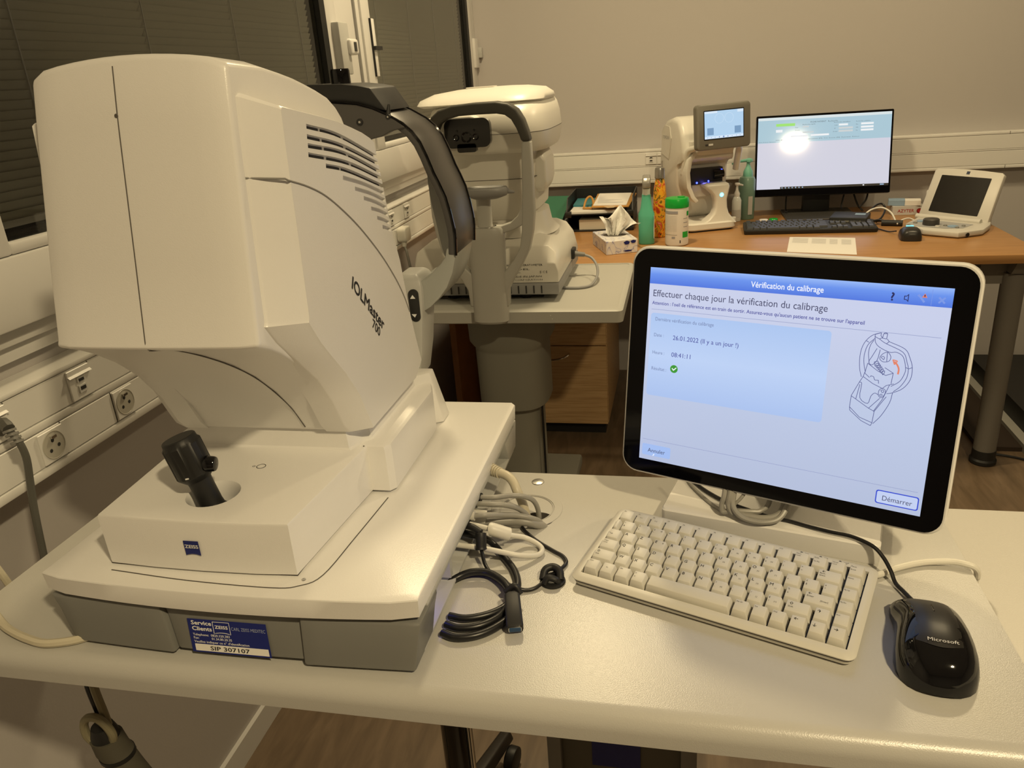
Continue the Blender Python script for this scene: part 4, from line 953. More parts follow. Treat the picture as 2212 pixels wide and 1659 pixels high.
# ------------------------------------------------------------------ cables at the instrument's side
def cable(name, label, parts, cat='cable', group=None):
    c = thing(name, label, cat, parts[0][1][0], group=group)
    for nm, pts, r, m in parts:
        b = MB(); b.tube(smooth_path(pts, 6) if len(pts) > 2 else pts, r, 12); obj(nm, b, m, c)
    return c
t = cable('ribbed_cable', 'thick beige cable with ribbed strain relief at the rear of the instrument', [('cord', [(-.222, .842, .858), (-.210, .835, .857), (-.202, .828, .853), (-.196, .820, .845), (-.190, .818, .830), (-.184, .812, .805), (-.182, .808, .775)], .0058, M_CABB),
    ('plug', [(-.2595, .860, .858), (-.236, .849, .859)], .0085, M_CABW)])
b = MB()
for k in range(6):
    p = V(-.238+.0030*k, .850-.0016*k, .859-.0002*k); b.cyl(p, p+V(.0016, -.0009, 0), .0086-.0003*k, n=16)
obj('strain_relief', b, M_CABB, t)
cable('grey_cable', 'upper grey cable arching from the instrument into the table grommet', [('plug', [(-.2595, .790, .854), (-.232, .785, .855)], .0052, M_BLACK), ('cord', [(-.234, .785, .855), (-.216, .785, .8555), (-.198, .797, .852), (-.182, .802, .848), (-.173, .812, .835), (-.170, .818, .812), (-.172, .816, .780)], .0031, M_CABG)])
cable('grey_cable', 'second grey cable just below the upper arching one', [('plug', [(-.2595, .778, .850), (-.236, .778, .850)], .0052, M_BLACK), ('cord', [(-.238, .778, .850), (-.218, .778, .850), (-.201, .784, .846), (-.188, .794, .835), (-.178, .799, .818), (-.175, .80, .785)], .0033, M_CABG)])
cable('grey_cable', 'third grey cable with a collared beige plug', [('plug', [(-.2595, .757, .846), (-.234, .757, .846)], .0058, M_CABW), ('cord', [(-.236, .757, .846), (-.220, .760, .846), (-.206, .775, .838), (-.190, .785, .832), (-.174, .790, .826), (-.164, .800, .812), (-.162, .803, .780)], .0034, M_CABG)])
cable('serial_cable', 'thick grey cable with a flat ribbed connector lying over the grommet', [('cord', [(-.228, .775, .828), (-.213, .780, .826), (-.198, .786, .824), (-.182, .788, .822), (-.170, .792, .817), (-.160, .801, .805), (-.158, .805, .775)], .0052, M_CABG), ('connector', [(-.2595, .772, .838), (-.226, .776, .832)], .0090, M_CABW)])
cable('ferrite_cable', 'white cable with an oval ferrite looping back to the instrument', [('plug', [(-.2595, .750, .840), (-.238, .748, .840)], .0052, M_BLACK), ('cord', [(-.240, .749, .840), (-.216, .743, .839), (-.204, .741, .837), (-.192, .747, .829), (-.176, .757, .820), (-.160, .753, .8145), (-.153, .741, .8145), (-.158, .730, .8150), (-.176, .718, .822), (-.198, .716, .827), (-.221, .718, .829), (-.2595, .720, .831)], .0031, M_CABW),
    ('ferrite', [(-.213, .7425, .8385), (-.209, .7425, .838), (-.196, .7455, .832), (-.192, .747, .830)], [.004]+[.0078]*16+[.0078]*2, M_CABW)])
cable('coiled_cable', 'black extension cable coiled in loops and tied, its open blue port facing the camera', [
    ('cord', [(-.258, .748, .830), (-.225, .747, .824), (-.209, .741, .818), (-.194, .724, .8145), (-.178, .701, .8145), (-.169, .678, .8145), (-.168, .657, .8145)], .0040, M_CABK),
    ('coil', [(-.245, .674, .8145), (-.232, .686, .8145), (-.220, .692, .8145), (-.205, .692, .8145), (-.190, .682, .8145), (-.178, .668, .8145), (-.171, .652, .8145), (-.175, .636, .8145), (-.190, .622, .8145), (-.210, .614, .8145), (-.228, .616, .8145)], .0040, M_CABK),
    ('coil', [(-.250, .660, .8145), (-.236, .677, .8170), (-.222, .684, .8200), (-.206, .686, .8200), (-.192, .679, .8200), (-.178, .664, .8210), (-.169, .644, .8200), (-.176, .622, .8150), (-.193, .605, .8145), (-.213, .599, .8145), (-.228, .603, .8145)], .0040, M_CABK),
    ('coil', [(-.168, .655, .8250), (-.163, .640, .8200), (-.166, .622, .8150), (-.178, .603, .8145), (-.194, .590, .8145), (-.213, .585, .8145), (-.228, .590, .8145)], .0040, M_CABK),
    ('tie', [(-.176, .650, .823), (-.166, .652, .830), (-.160, .650, .822)], .0032, M_BLACK)])
ub = V(-.1665, .640, .8290); ud = V(.0105, -.040, -.0110)
t3 = [o for o in COL.objects if o.name == 'coiled_cable'][0]
b = MB(); a_ = ud.cross(V(0, 0, 1)).normalized(); c_ = ud.normalized().cross(a_)
def rr_ring(p, w_, h): return [p+a_*x+c_*z for x, z in rrect(-w_, w_, -h, h, min(w_, h)*.45, 3)]
b.rings([rr_ring(ub, .0045, .0040), rr_ring(ub+ud*.08, .0078, .0055), rr_ring(ub+ud*.95, .0085, .0058), rr_ring(ub+ud, .0078, .0052)]); pl_ = obj('socket_plug', b, M_BLACK, t3)
b = MB(); p = ub+ud*1.0; b.rings([rr_ring(p-ud*.02, .0066, .0034), rr_ring(p+ud*.02, .0066, .0034)]); obj('metal_port', b, M_CHROME, pl_)
b = MB(); b.rings([rr_ring(p, .0058, .0027), rr_ring(p+ud*.03, .0058, .0027)]); obj('blue_tongue', b, mat('port_blue', srgb(30, 70, 110), .4), pl_)
cable('thin_black_cable', 'thin black cable with a barrel plug running through the round clip', [
    ('cord', [(-.185, .795, .790), (-.186, .790, .812), (-.180, .781, .8125), (-.163, .763, .8125), (-.141, .745, .8125), (-.129, .736, .8125), (-.123, .725, .8125), (-.125, .715, .8125), (-.131, .702, .815), (-.139, .688, .815), (-.149, .674, .8128), (-.161, .669, .8128), (-.176, .669, .818), (-.196, .682, .819), (-.209, .698, .820), (-.216, .712, .828), (-.2165, .714, .832)], .0021, M_CABK),
    ('barrel_plug', [(-.2180, .722, .8465), (-.2175, .719, .842), (-.2170, .714, .832), (-.2168, .713, .830)], [.004]+[.0062]*12+[.0066]*5+[.005], M_BLACK), ('plug_neck', [(-.2595, .735, .848), (-.232, .728, .850), (-.2180, .722, .8465)], .0040, M_BLACK)])
t = thing('cable_clip', 'round black adhesive cable clip on the table left of the beige keyboard', 'cable clip', (-.134, .690, T))
b = MB(); b.lathe([(.0135, 0), (.0140, .001), (.0135, .003), (.0110, .004)], (-.133, .690, T), 28); obj('base_pad', b, M_BLACK, t)
b = MB(); b.tube(smooth_path([(-.1435, .688, .8135), (-.142, .697, .8195), (-.1345, .7015, .821), (-.1265, .6975, .8195), (-.1245, .689, .8135)], 6), .0042, 12); b.tube(smooth_path([(-.1405, .6810, .8135), (-.137, .683, .820), (-.1285, .683, .8185), (-.1260, .685, .8135)], 5), .0035, 10); obj('clip_hook', b, M_BLACK, t)

# ------------------------------------------------------------------ grey refraction table and the autorefractor
t = thing('motorised_table', 'grey plastic table with a thick column carrying the cream eye instrument', 'table', (-.5, 2.2, 0))
b = MB(); rings = []
for z, e in ((.7030, .004), (.7060, 0), (.7360, 0), (.7400, .005)): rings.append([(x, y, z) for x, y in rrect(-.815+e, -.150-e, 1.948+e, 2.480-e, .016, 5)])
b.rings(rings); to = obj('tabletop', b, M_GREYTAB, t)
c = MB(); c.prism(rrect(-.80, -.166, 1.972, 2.464, .010, 4), 'z', .7386, .76); boolean_cut(to, c, M_GREYTAB)
b = MB(); b.box(-.34, -.3375, 1.9465, 1.9485, .726, .7275); b.box(-.336, -.3335, 1.9465, 1.9485, .7165, .718); obj('scratch_mark', b, M_WHITEINK, t)
def oval(cx, cy, rx, ry, z, n=36, p=.72): return [(cx+rx*abs(math.cos(a*2*PI/n))**p*(1 if math.cos(a*2*PI/n) > 0 else -1), cy+ry*abs(math.sin(a*2*PI/n))**p*(1 if math.sin(a*2*PI/n) > 0 else -1), z) for a in range(n)]
cx, cy = -.4985, 2.20
b = MB(); b.rings([oval(cx-.002, cy, .106, .13, .392), oval(cx-.002, cy, .107, .131, .395), oval(cx-.004, cy, .108, .132, .57), oval(cx-.003, cy, .109, .133, .578), oval(cx-.003, cy, .124, .148, .60), oval(cx-.003, cy, .127, .152, .70)])
obj('upper_column', b, M_GREYCOL, t)
b = MB(); b.rings([oval(cx, cy, .078, .10, .06), oval(cx, cy, .078, .10, .42)]); obj('lower_column', b, M_GREYCOL, t)
b = MB(); b.box(-.66, -.34, 1.86, 2.46, .015, .06); b.bevel(.01, 2); obj('foot', b, M_GREYCOL, t)
b = MB(); b.box(cx+.082, cx+.088, cy-.06, cy-.054, .05, .42); obj('cable_on_column', b, M_CABK, t)

t = thing('autorefractor', 'cream eye refractor with dark arched grip standing on the grey table', 'medical instrument', (-.49, 2.2, .7386))
# base
b = MB(); rings = []
def bprof(z0_): return None
for x, h in ((-.735, .860), (-.728, .880), (-.70, .90), (-.43, .915), (-.385, .912), (-.355, .900), (-.335, .872), (-.328, .84)):
    rings.append([(x, 2.045, .790), (x, 2.040, min(h, .865)-.02), (x, 2.060, min(h, .89)), (x, 2.12, h+.0), (x, 2.20, h-.004), (x, 2.42, h-.012), (x, 2.46, h-.04), (x, 2.46, .790)])
b.rings(rings); b.bevel(.006, 2, 35); obj('base_cover', b, M_AR, t)
b = MB(); b.box(-.735, -.328, 2.043, 2.46, .757, .790); b.bevel(.004, 2); ab = obj('base_skirt', b, M_ARG, t)
for k in range(16):
    x = -.700+.0215*k; b = MB(); b.box(x, x+.0030, 2.0405, 2.044, .762, .783); obj('vent_slit', b, M_SOCKD, ab)
b = MB(); b.box(-.66, -.38, 2.09, 2.42, .7388, .757); obj('underside', b, M_BLACK, t)
for x, y in ((-.64, 2.10), (-.43, 2.10), (-.64, 2.40), (-.43, 2.40)):
    b = MB(); b.lathe([(.020, 0), (.022, .004), (.020, .019)], (x, y, .7387), 20); obj('rubber_foot', b, M_BLACK, t)
tx = MB(); yb = 2.0385
for k, (s_, x, z, h, wd) in enumerate((('AUTO REF/KERATOMETER', -.470, .8390, .010, .125), ('MODEL', -.470, .8280, .008, .080), ('SERIAL NO.', -.470, .8190, .007, .050), ('E C E', -.378, .8190, .011, .026), ('MADE IN JAPAN', -.462, .8080, .008, .110), ('CORPORATION', -.450, .7990, .007, .098))):
    tx.text(s_, (x, yb+.0005, z), (h, 0, 0), (0, .0, h*.8), width=wd*.8, res=1)
obj('rating_label', tx, M_INK, t)
b = MB(); b.rings([oval(-.50, 2.22, .150, .13, .905), oval(-.50, 2.22, .130, .12, .925), oval(-.50, 2.22, .122, .115, .965)]); obj('slide_stage', b, M_AR, t)
# lower head and upper head
def lofty(secs, n=28, p=.45):
    """secs: (z, x0, x1, y0, y1)"""
    b = MB(); b.rings([oval((x0+x1)/2, (y0+y1)/2, (x1-x0)/2, (y1-y0)/2, z, 36, p) for z, x0, x1, y0, y1 in secs]); return b
b = lofty([(.955, -.600, -.410, 2.10, 2.38), (.975, -.625, -.392, 2.08, 2.40), (1.02, -.632, -.388, 2.06, 2.41), (1.06, -.632, -.385, 2.06, 2.41), (1.135, -.628, -.380, 2.06, 2.41)])
obj('lower_head', b, M_AR, t)
b = MB(); b.rings([oval(-.505, 2.235, .124, .176, z, 36, .45) for z in (1.0665, 1.0678)]); obj('head_seam', b, M_SEAM, t)
b = MB(); rings = []
for x, z0, z1, z2, z3 in ((-.4, 1.02, 1.035, 1.12, 1.135), (-.372, 1.022, 1.037, 1.118, 1.133), (-.361, 1.040, 1.052, 1.104, 1.117)):
    rings.append([(x, 2.14, z0), (x, 2.12, z1), (x, 2.12, z2), (x, 2.14, z3), (x, 2.24, z3), (x, 2.27, z2), (x, 2.27, z1), (x, 2.24, z0)])
b.rings(rings); b.bevel(.006, 3, 30); sk = obj('side_cap', b, M_AR, t)
b = lofty([(1.137, -.652, -.352, 2.02, 2.40), (1.150, -.662, -.345, 2.01, 2.41), (1.185, -.668, -.341, 2.0, 2.42), (1.187, -.668, -.341, 2.0, 2.42), (1.225, -.666, -.345, 2.01, 2.42), (1.248, -.660, -.352, 2.03, 2.42), (1.262, -.645, -.362, 2.06, 2.41), (1.271, -.62, -.385, 2.10, 2.39), (1.276, -.58, -.42, 2.16, 2.34)])
obj('upper_head', b, M_AR, t, sharp=60)
b = MB(); b.rings([oval(-.5045, 2.21, .1640, .2105, z, 36, .45) for z in (1.1855, 1.1868)]); obj('head_seam', b, M_SEAM, t)
b = lofty([(1.2555, -.690, -.360, 2.06, 2.36), (1.262, -.702, -.352, 2.04, 2.38), (1.274, -.695, -.356, 2.05, 2.38), (1.288, -.66, -.375, 2.09, 2.35), (1.295, -.60, -.42, 2.14, 2.30), (1.297, -.55, -.46, 2.18, 2.26)])
obj('top_cover', b, M_AR, t, sharp=70)
b = MB(); b.prism(rrect(-.575, -.495, 2.16, 2.20, .006, 3), 'z', 1.2955, 1.2995); b.bevel(.001); obj('top_cap', b, M_AR, t)
b = MB(); b.prism(rrect(-.655, -.495+.0, 1.150, 1.236, .03, 5), 'y', 1.985, 2.02); b.bevel(.006, 3); obj('nose_cover', b, M_AR, t)
b = MB(); b.prism(rrect(-.589, -.471, 1.160, 1.230, .018, 6), 'y', 1.972, 1.99); b.prism(rrect(-.5590, -.5095, 1.149, 1.170, .006, 4), 'y', 1.972, 1.99); lw = obj('measuring_window', b, mat('smoked_window', (.018, .017, .016), .12), t)
for x, r in ((-.533, .0135), (-.5595, .0080), (-.509, .0080)):
    b = MB(); b.lathe([(r, 0), (r, -.0012), (r*.8, -.0006), (.0005, .003)], (x, 1.9718, 1.1855), 22, 'y', caps=False); obj('lens', b, M_GLOSS, lw)
for x in (-.556, -.5115):
    b = MB(); b.lathe([(.0030, 0), (.001, -.0004)], (x, 1.9718, 1.2015), 12, 'y'); obj('sensor_dot', b, M_GLOSS, lw)
# head and chin frame
AF = mat('frame_light_grey', (.46, .455, .42), .42)
def strap(outer, inner, y0, y1, name, m, bev=.004):
    b = MB(); b.rings([[(a, y0, c_), (a, y1, c_), (g, y1, h_), (g, y0, h_)] for (a, c_), (g, h_) in zip(outer, inner)]); b.bevel(bev, 3, 45); return obj(name, b, m, t)
ho = [(-.6305, 1.150), (-.624, 1.190), (-.616, 1.220), (-.604, 1.240), (-.585, 1.2545), (-.550, 1.2640), (-.496, 1.2670), (-.440, 1.2670), (-.410, 1.2610), (-.389, 1.2470), (-.375, 1.2230), (-.366, 1.195), (-.361, 1.172)]
hi = [(-.603, 1.150), (-.598, 1.180), (-.593, 1.205), (-.584, 1.222), (-.568, 1.2320), (-.535, 1.2385), (-.490, 1.2395), (-.440, 1.2390), (-.420, 1.2350), (-.405, 1.2240), (-.394, 1.2040), (-.387, 1.186), (-.383, 1.172)]
strap(ho, hi, 1.915, 1.955, 'grip', M_ARDK, .006)
so_ = [(-.3615, 1.172), (-.361, 1.119), (-.3615, 1.06), (-.362, 1.0), (-.368, .955), (-.380, .908), (-.402, .868), (-.424, .835), (-.440, .805), (-.443, .76)]
si_ = [(-.383, 1.172), (-.3865, 1.12), (-.3885, 1.06), (-.392, 1.01), (-.3965, .955), (-.4035, .915), (-.421, .885), (-.440, .862), (-.462, .84), (-.470, .76)]
strap(so_, si_, 1.918, 1.950, 'side_post', AF)
strap([(2*-.495-x, z) for x, z in so_], [(2*-.495-x, z) for x, z in si_], 1.918, 1.950, 'side_post', AF)
jo = [(-.3885, 1.05), (-.394, 1.015), (-.405, .995), (-.425, .978), (-.450, .9705), (-.47, .9705)]
ji = [(-.375, 1.00), (-.379, .985), (-.392, .972), (-.415, .961), (-.445, .952), (-.47, .950)]
strap(jo, ji, 1.920, 1.948, 'brace', AF, .003); strap([(2*-.495-x, z) for x, z in jo], [(2*-.495-x, z) for x, z in ji], 1.920, 1.948, 'brace', AF, .003)
b = MB()
b.rings([oval(-.493, 1.925, .040, .020, .716, 36, .8), oval(-.493, 1.925, .047, .024, .722, 36, .8), oval(-.493, 1.928, .0475, .026, .76, 36, .8), oval(-.4925, 1.93, .047, .026, .86, 36, .8), oval(-.4935, 1.93, .0505, .028, .94, 36, .8), oval(-.4935, 1.93, .0510, .029, .962, 36, .8), oval(-.4935, 1.93, .047, .026, .968, 36, .8)])
obj('chin_post', b, AF, t)
b = MB(); b.rings([oval(-.493, 1.93, .030, .02, z, 30, .9) for z in (.968, .9705)]); obj('collar', b, M_CHROME, t)
b = MB(); b.rings([oval(-.4915, 1.93, .0185, .016, z, 24, .8) for z in (.970, 1.044)]); obj('lift_stem', b, AF, t)
b = MB(); b.rings([oval(-.479, 1.915, .030, .018, 1.041, 30, .8), oval(-.474, 1.90, .050, .030, 1.050, 30, .8), oval(-.474, 1.90, .055, .034, 1.063, 30, .8), oval(-.474, 1.90, .050, .030, 1.071, 30, .8), oval(-.474, 1.905, .036, .022, 1.067, 30, .8)]); obj('chin_cup', b, M_ARG, t, sharp=60)
b = MB(); b.cyl((-.425, 1.915, 1.057), (-.408, 1.918, 1.054), .006, .003); obj('chin_cup_pin', b, M_ARG, t)
t = thing('usb_cable', 'short grey cable looping from the cream eye refractor over the grey table', 'cable', (-.32, 2.3, .74))
b = MB(); b.box(-.334, -.3180, 2.30, 2.345, .795, .825); b.bevel(.003); obj('plug', b, M_BLACK, t)
b = MB(); b.tube([(-.322, 2.32, .808), (-.290, 2.325, .803)], [.009, .0065], 12); obj('plug_boot', b, M_GREYPL, t)
b = MB(); b.tube(smooth_path([(-.292, 2.325, .803), (-.268, 2.32, .793), (-.250, 2.29, .775), (-.245, 2.24, .758), (-.256, 2.19, .745), (-.285, 2.165, .7435), (-.325, 2.165, .7435), (-.345, 2.175, .7440)], 6), .0040, 10); obj('cord', b, M_ARG, t)

# ------------------------------------------------------------------ wooden desk and drawer pedestal
t = thing('desk', 'long beech desk against the back wall on grey tube legs', 'desk', (.1, 2.9, 0)); DZ = .735
b = MB(); b.box(-.815, 1.035, 2.492, 3.385, .708, DZ); b.bevel(.0025, 2); obj('desktop', b, M_WOOD, t)
b = MB(); b.box(-.812, -.790, 2.55, 3.36, 0, .708); obj('side_panel', b, M_WOODD, t)
for x, y in ((.998, 2.605),):
    b = MB(); b.tube([(x, y, .012), (x, y, .655)], .034, n=28); obj('leg', b, M_GREYLEG, t)
    b = MB(); b.lathe([(.036, 0), (.041, .003), (.041, .014), (.036, .020), (.036, .05)], (x, y, 0), 28); obj('foot', b, M_BLACK, t)
b = MB(); b.tube([(.998, 3.30, 0), (.998, 3.30, .70)], .03, n=20); obj('leg', b, M_GREYLEG, t)
b = MB(); b.hexa([(.972, 2.56, .66), (1.024, 2.56, .66), (1.024, 3.33, .66), (.972, 3.33, .66), (.972, 2.52, .708), (1.024, 2.52, .708), (1.024, 3.33, .708), (.972, 3.33, .708)]); obj('side_rail', b, M_GREYLEG, t)
b = MB(); b.box(-.79, .972, 2.66, 2.70, .655, .706); obj('front_rail', b, M_GREYLEG, t)
b = MB(); b.box(.90, .972, 2.60, 2.605, .62, .706); obj('corner_bracket', b, M_GREYLEG, t)
t = thing('drawer_pedestal', 'oak mobile drawer pedestal with silver bow handle under the desk', 'drawer unit', (-.40, 2.95, 0))
b = MB(); b.box(-.655, -.270, 2.735, 3.27, .054, .64); b.bevel(.002); obj('carcass', b, M_WOOD2, t)
b = MB(); b.box(-.645, -.285, 2.76, 3.25, .0, .054); obj('plinth', b, M_BLACK, t)
for z0, z1 in ((.056, .3715), (.3755, .525), (.529, .638)):
    b = MB(); b.box(-.655, -.272, 2.718, 2.734, z0, z1); b.bevel(.0012, 1); d_ = obj('drawer', b, M_WOOD2, t)
    b = MB(); zz = z1-.030; b.tube(smooth_path([(-.545, 2.716, zz-.002), (-.543, 2.698, zz-.001), (-.52, 2.690, zz-.008), (-.478, 2.688, zz-.014), (-.436, 2.690, zz-.008), (-.413, 2.698, zz+.001), (-.411, 2.716, zz+.002)], 5), .0042, 8); obj('handle', b, M_CHROME, d_)
t = thing('floor_plinth', 'dark low box with a pale edge strip on the floor behind the desk leg', 'box', (1.3, 2.95, 0))
b = MB(); b.box(1.182, 1.60, 2.62, 3.40, 0, .10); obj('body', b, M_BLACK, t)
b = MB(); b.box(1.148, 1.182, 2.60, 3.40, 0, .030); obj('edge_strip', b, M_GREYTAB, t)
b = MB(); b.box(1.012, 1.148, 2.69, 3.30, 0, .016); obj('flap', b, mat('dark_brown_board', (.035, .022, .014), .6), t)
b = MB(); b.tube(smooth_path([(1.04, 2.66, .005), (1.1, 2.64, .005), (1.2, 2.59, .005), (1.5, 2.5, .005)], 5), .004); tag(obj('floor_cable', b, M_CABK), 'thin black cable lying on the floor behind the desk leg', 'cable')

# ------------------------------------------------------------------ things on the wooden desk
def RM(x, y, z, deg): return Matrix.Translation((x, y, z)) @ Matrix.Rotation(math.radians(deg), 4, 'Z')
# wide monitor
BM = Matrix.Translation((.5171, 3.2579, .9712)) @ Matrix.Rotation(math.radians(-.9), 4, 'Z') @ Matrix.Rotation(math.radians(-13.3), 4, 'X')
t = thing('wide_monitor', 'thin black widescreen monitor showing a mostly blank white window', 'monitor', M=BM)
b = MB(); b.prism(rrect(-.2450, .2450, -.1610, .1425, .004, 3), 'y', 0, .022); b.bevel(.001, 1); obj('case', b, M_BLACK, t, world=False)
b = MB(); b.prism(rrect(-.150, .150, -.10, .09, .02, 4), 'y', .022, .045); b.bevel(.006, 2); obj('back_bulge', b, M_BLACK, t, world=False)
b = MB(); b.prism(rrect(-.2435, .2435, -.1595, .1410, .003, 3), 'y', -.0012, .0); obj('front_glass', b, M_BEZEL, t, world=False)
def bpatch(par, name, p, m, lay): 
    b = MB(); b.poly([(x, -.0013-.0002*lay, z) for x, z in p]); return obj(name, b, m, par, world=False, recalc=False)
def q4(x0, x1, z0, z1): return [(x0, z0), (x1, z0), (x1, z1), (x0, z1)]
ss = bpatch(t, 'screen', q4(-.238, .238, -.134, .134), mat('monitor_white', srgb(208, 208, 222), .06, emit=1), 1)
bpatch(ss, 'taskbar', q4(-.150, .238, -.134, -.126), emis('taskbar_black', srgb(6, 6, 10), 1), 2)
S_F = mat('form_blue', srgb(168, 198, 212), .06, emit=1)
bpatch(ss, 'form_area', q4(-.238, .238, .040, .124), S_F, 2); bpatch(ss, 'menu_bar', q4(-.238, .238, .124, .134), emis('menu_pale', srgb(210, 222, 226), 1), 2)
bpatch(ss, 'patient_tag', q4(-.172, -.103, .100, .110), emis('tag_green', srgb(150, 220, 110), 1), 3)
SF = emis('field_white', srgb(232, 236, 240), 1); SFG = emis('field_grey', srgb(196, 204, 208), 1)
for q, m in ((( -.172, -.148, .078, .088), SF), ((-.075, -.053, .092, .098), SFG), ((-.075, -.035, .072, .077), SFG), ((-.118, -.055, .058, .065), SF), ((-.045, .020, .059, .066), SF), ((.054, .086, .092, .099), SF), ((.054, .104, .080, .087), SFG), ((.054, .104, .069, .076), SFG), ((.132, .176, .092, .099), SF), ((.132, .176, .080, .087), SF), ((.132, .176, .069, .076), SF)): bpatch(ss, 'form_field', q4(*q), m, 3)
STX = emis('form_ink', srgb(60, 72, 84), 1)
def btext(s_, x, z, h, w_=None, m=STX):
    b = MB(); b.text(s_, (x, -.0022, z), (h, 0, 0), (0, 0, h), width=w_, res=1); obj('form_text', b, m, ss, world=False)
btext('FICHE PATIENT   Recherche', -.048, .1085, .0075, .098); btext('Recherche rapide', -.076, .1015, .005, .046); btext('Recherche identifiant', .036, .1035, .005, .058); btext('Recherche combin\u00e9e', .114, .1035, .005, .050)
btext('Nom', -.102, .0915, .005); btext('Pr\u00e9nom', -.102, .0815, .005); btext('N\u00e9 le', -.102, .0720, .005); btext('Code', .038, .0925, .005); btext('N\u00b0', .038, .0810, .005); btext('Dossier', .034, .0695, .005); btext('Rue', .114, .0925, .005); btext('Ville', .114, .0810, .005); btext('Tel', .114, .0700, .005)
btext('Liste (F1)  Rechercher (F2)  Nouveau patient (F3)  Voir dossier (F4)  Fusionner  Fermer', -.172, .0480, .0048, .300)
btext('Nom, Pr\u00e9nom, Naissance', -.234, .0425, .0042, .062); 
for k in range(7): bpatch(ss, 'taskbar_icon', q4(-.145+.0125*k, -.141+.0125*k, -.1322, -.1280), emis('icon_pale', srgb(150, 180, 210), 1), 3)
bpatch(ss, 'clock', q4(.208, .222, -.132, -.128), emis('icon_pale', srgb(150, 180, 210), 1), 3); bpatch(ss, 'tray_icon', q4(.148, .153, -.132, -.128), SF, 3)
b = MB(); b.hexa([(.462, 3.285, .74), (.562, 3.285, .74), (.562, 3.325, .74), (.462, 3.325, .74), (.465, 3.292, .93), (.560, 3.292, .93), (.560, 3.315, .93), (.465, 3.315, .93)]); b.bevel(.003); obj('stand_neck', b, M_BLACK, t)
b = MB(); b.prism(rrect(.384, .640, 3.112, 3.345, .010, 3), 'z', DZ, .743); b.bevel(.0015, 1); obj('stand_base', b, mat('stand_dark_grey', (.045, .043, .040), .45), t)
for k, P_ in enumerate(([(.405, 3.31, .86), (.40, 3.30, .80), (.398, 3.28, .7475), (.40, 3.25, .7475)], [(.625, 3.30, .845), (.615, 3.29, .81), (.600, 3.25, .77), (.595, 3.22, .76)], [(.64, 3.30, .84), (.65, 3.29, .80), (.665, 3.27, .76), (.68, 3.25, .742)], [(.70, 3.30, .845), (.70, 3.29, .81), (.69, 3.27, .78), (.66, 3.23, .76)])):
    b = MB(); b.tube(smooth_path(P_, 6), .0035 if k else .003, 8); o = obj('monitor_lead', b, M_CABK, t)
b = MB(); b.tube([(.405, 3.31, .855), (.401, 3.303, .815)], .008, 10); obj('lead_plug', b, M_BLACK, t)
# desktop keyboard
t = thing('desktop_keyboard', 'full-size black keyboard lying in front of the wide black monitor', 'keyboard', M=RM(.437, 2.945, DZ, -2.0)); KBK = t
b = MB(); b.rings([[(x, y, z+(.006*(y+.065)/.13 if z > .006 else 0)) for x, y in rrect(-.2215+e, .2215-e, -.068+e, .068-e, .008, 3)] for z, e in ((.001, .002), (.004, 0), (.014, .0), (.0165, .003))]); obj('case', b, M_BLACK, t, world=False)
KBM = mat('black_key', (.035, .036, .040), .35)
def bk_key(x0, x1, r_, hh=1):
    y1 = .055-.0190*r_-(.006 if r_ else 0); y0 = y1-.0190*hh+.0018; z = .0165+.006*((y0+y1)/2+.065)/.13
    b = MB(); b.hexa([(x0, y0, z), (x1, y0, z), (x1, y1, z), (x0, y1, z), (x0+.0022, y0+.003, z+.006), (x1-.0022, y0+.003, z+.006), (x1-.0022, y1-.001, z+.007), (x0+.0022, y1-.001, z+.007)]); obj('key', b, KBM, KBK, world=False)
def rowk(x, r_, ws):
    for w_ in ws:
        if w_ > 0: bk_key(x, x+w_*.0183-.0012, r_)
        x += abs(w_)*.0183
rowk(-.212, 0, [1, -.8, 1.1, 1.1, 1.1, 1.1, -.4, 1.1, 1.1, 1.1, 1.1, -.4, 1.1, 1.1, 1.1]); rowk(-.212, 1, [1]*13+[2]); rowk(-.212, 2, [1.5]+[1]*12+[1.5]); rowk(-.212, 3, [1.75]+[1]*11+[2.25]); rowk(-.212, 4, [2.25]+[1]*10+[2.75]); rowk(-.212, 5, [1.25, 1.25, 1.25, 6, 1.25, 1.25, 1.25, 1.5][:7])
for r_ in (1, 2): rowk(.072, r_, [1, 1, 1])
rowk(.0903, 4, [1]); rowk(.072, 5, [1, 1, 1])
for r_ in (1, 2, 3, 4): rowk(.137, r_, [1, 1, 1, 1 if r_ in (1,) else -1])
bk_key(.137+.0549, .137+.0549+.0171, 2, 2); bk_key(.137+.0549, .137+.0549+.0171, 4, 2); rowk(.137, 5, [2, 1])
# second mouse
t = thing('small_mouse', 'small black mouse with glowing cyan wheel light on the wooden desk', 'mouse', M=RM(.7285, 2.762, DZ, -6)); MB2 = t
b = MB(); rings = []
for y, w_, h in ((-.056, .012, .018), (-.054, .024, .028), (-.046, .030, .0345), (-.025, .032, .0385), (.0, .0305, .038), (.025, .029, .033), (.045, .028, .026), (.054, .024, .020), (.057, .012, .013)):
    rings.append([(w_*abs(math.cos(PI*k/18))**.6*(1 if math.cos(PI*k/18) > 0 else -1), y, .001+h*math.sin(PI*k/18)**.7) for k in range(19)])
b.rings(rings); obj('shell', b, mat('mouse_satin_black', (.018, .017, .016), .38), t, world=False, sharp=60)
b = MB(); b.rings([[(x, y, .040-.0002*(y*100)**2+dz) for x, y in rrect(-.011, .011, .004, .024, .005, 4)] for dz in (-.006, -.0012)]); obj('wheel_light', b, M_CYAN, t, world=False, label='glowing cyan light')
b = MB(); b.tube(smooth_path([(.700, 2.818, .748), (.688, 2.86, .7385), (.670, 2.90, .7385), (.655, 2.95, .7385), (.668, 3.02, .7385), (.70, 3.08, .7385)], 6), .0022, 8); obj('mouse_lead', b, M_CABK, t)
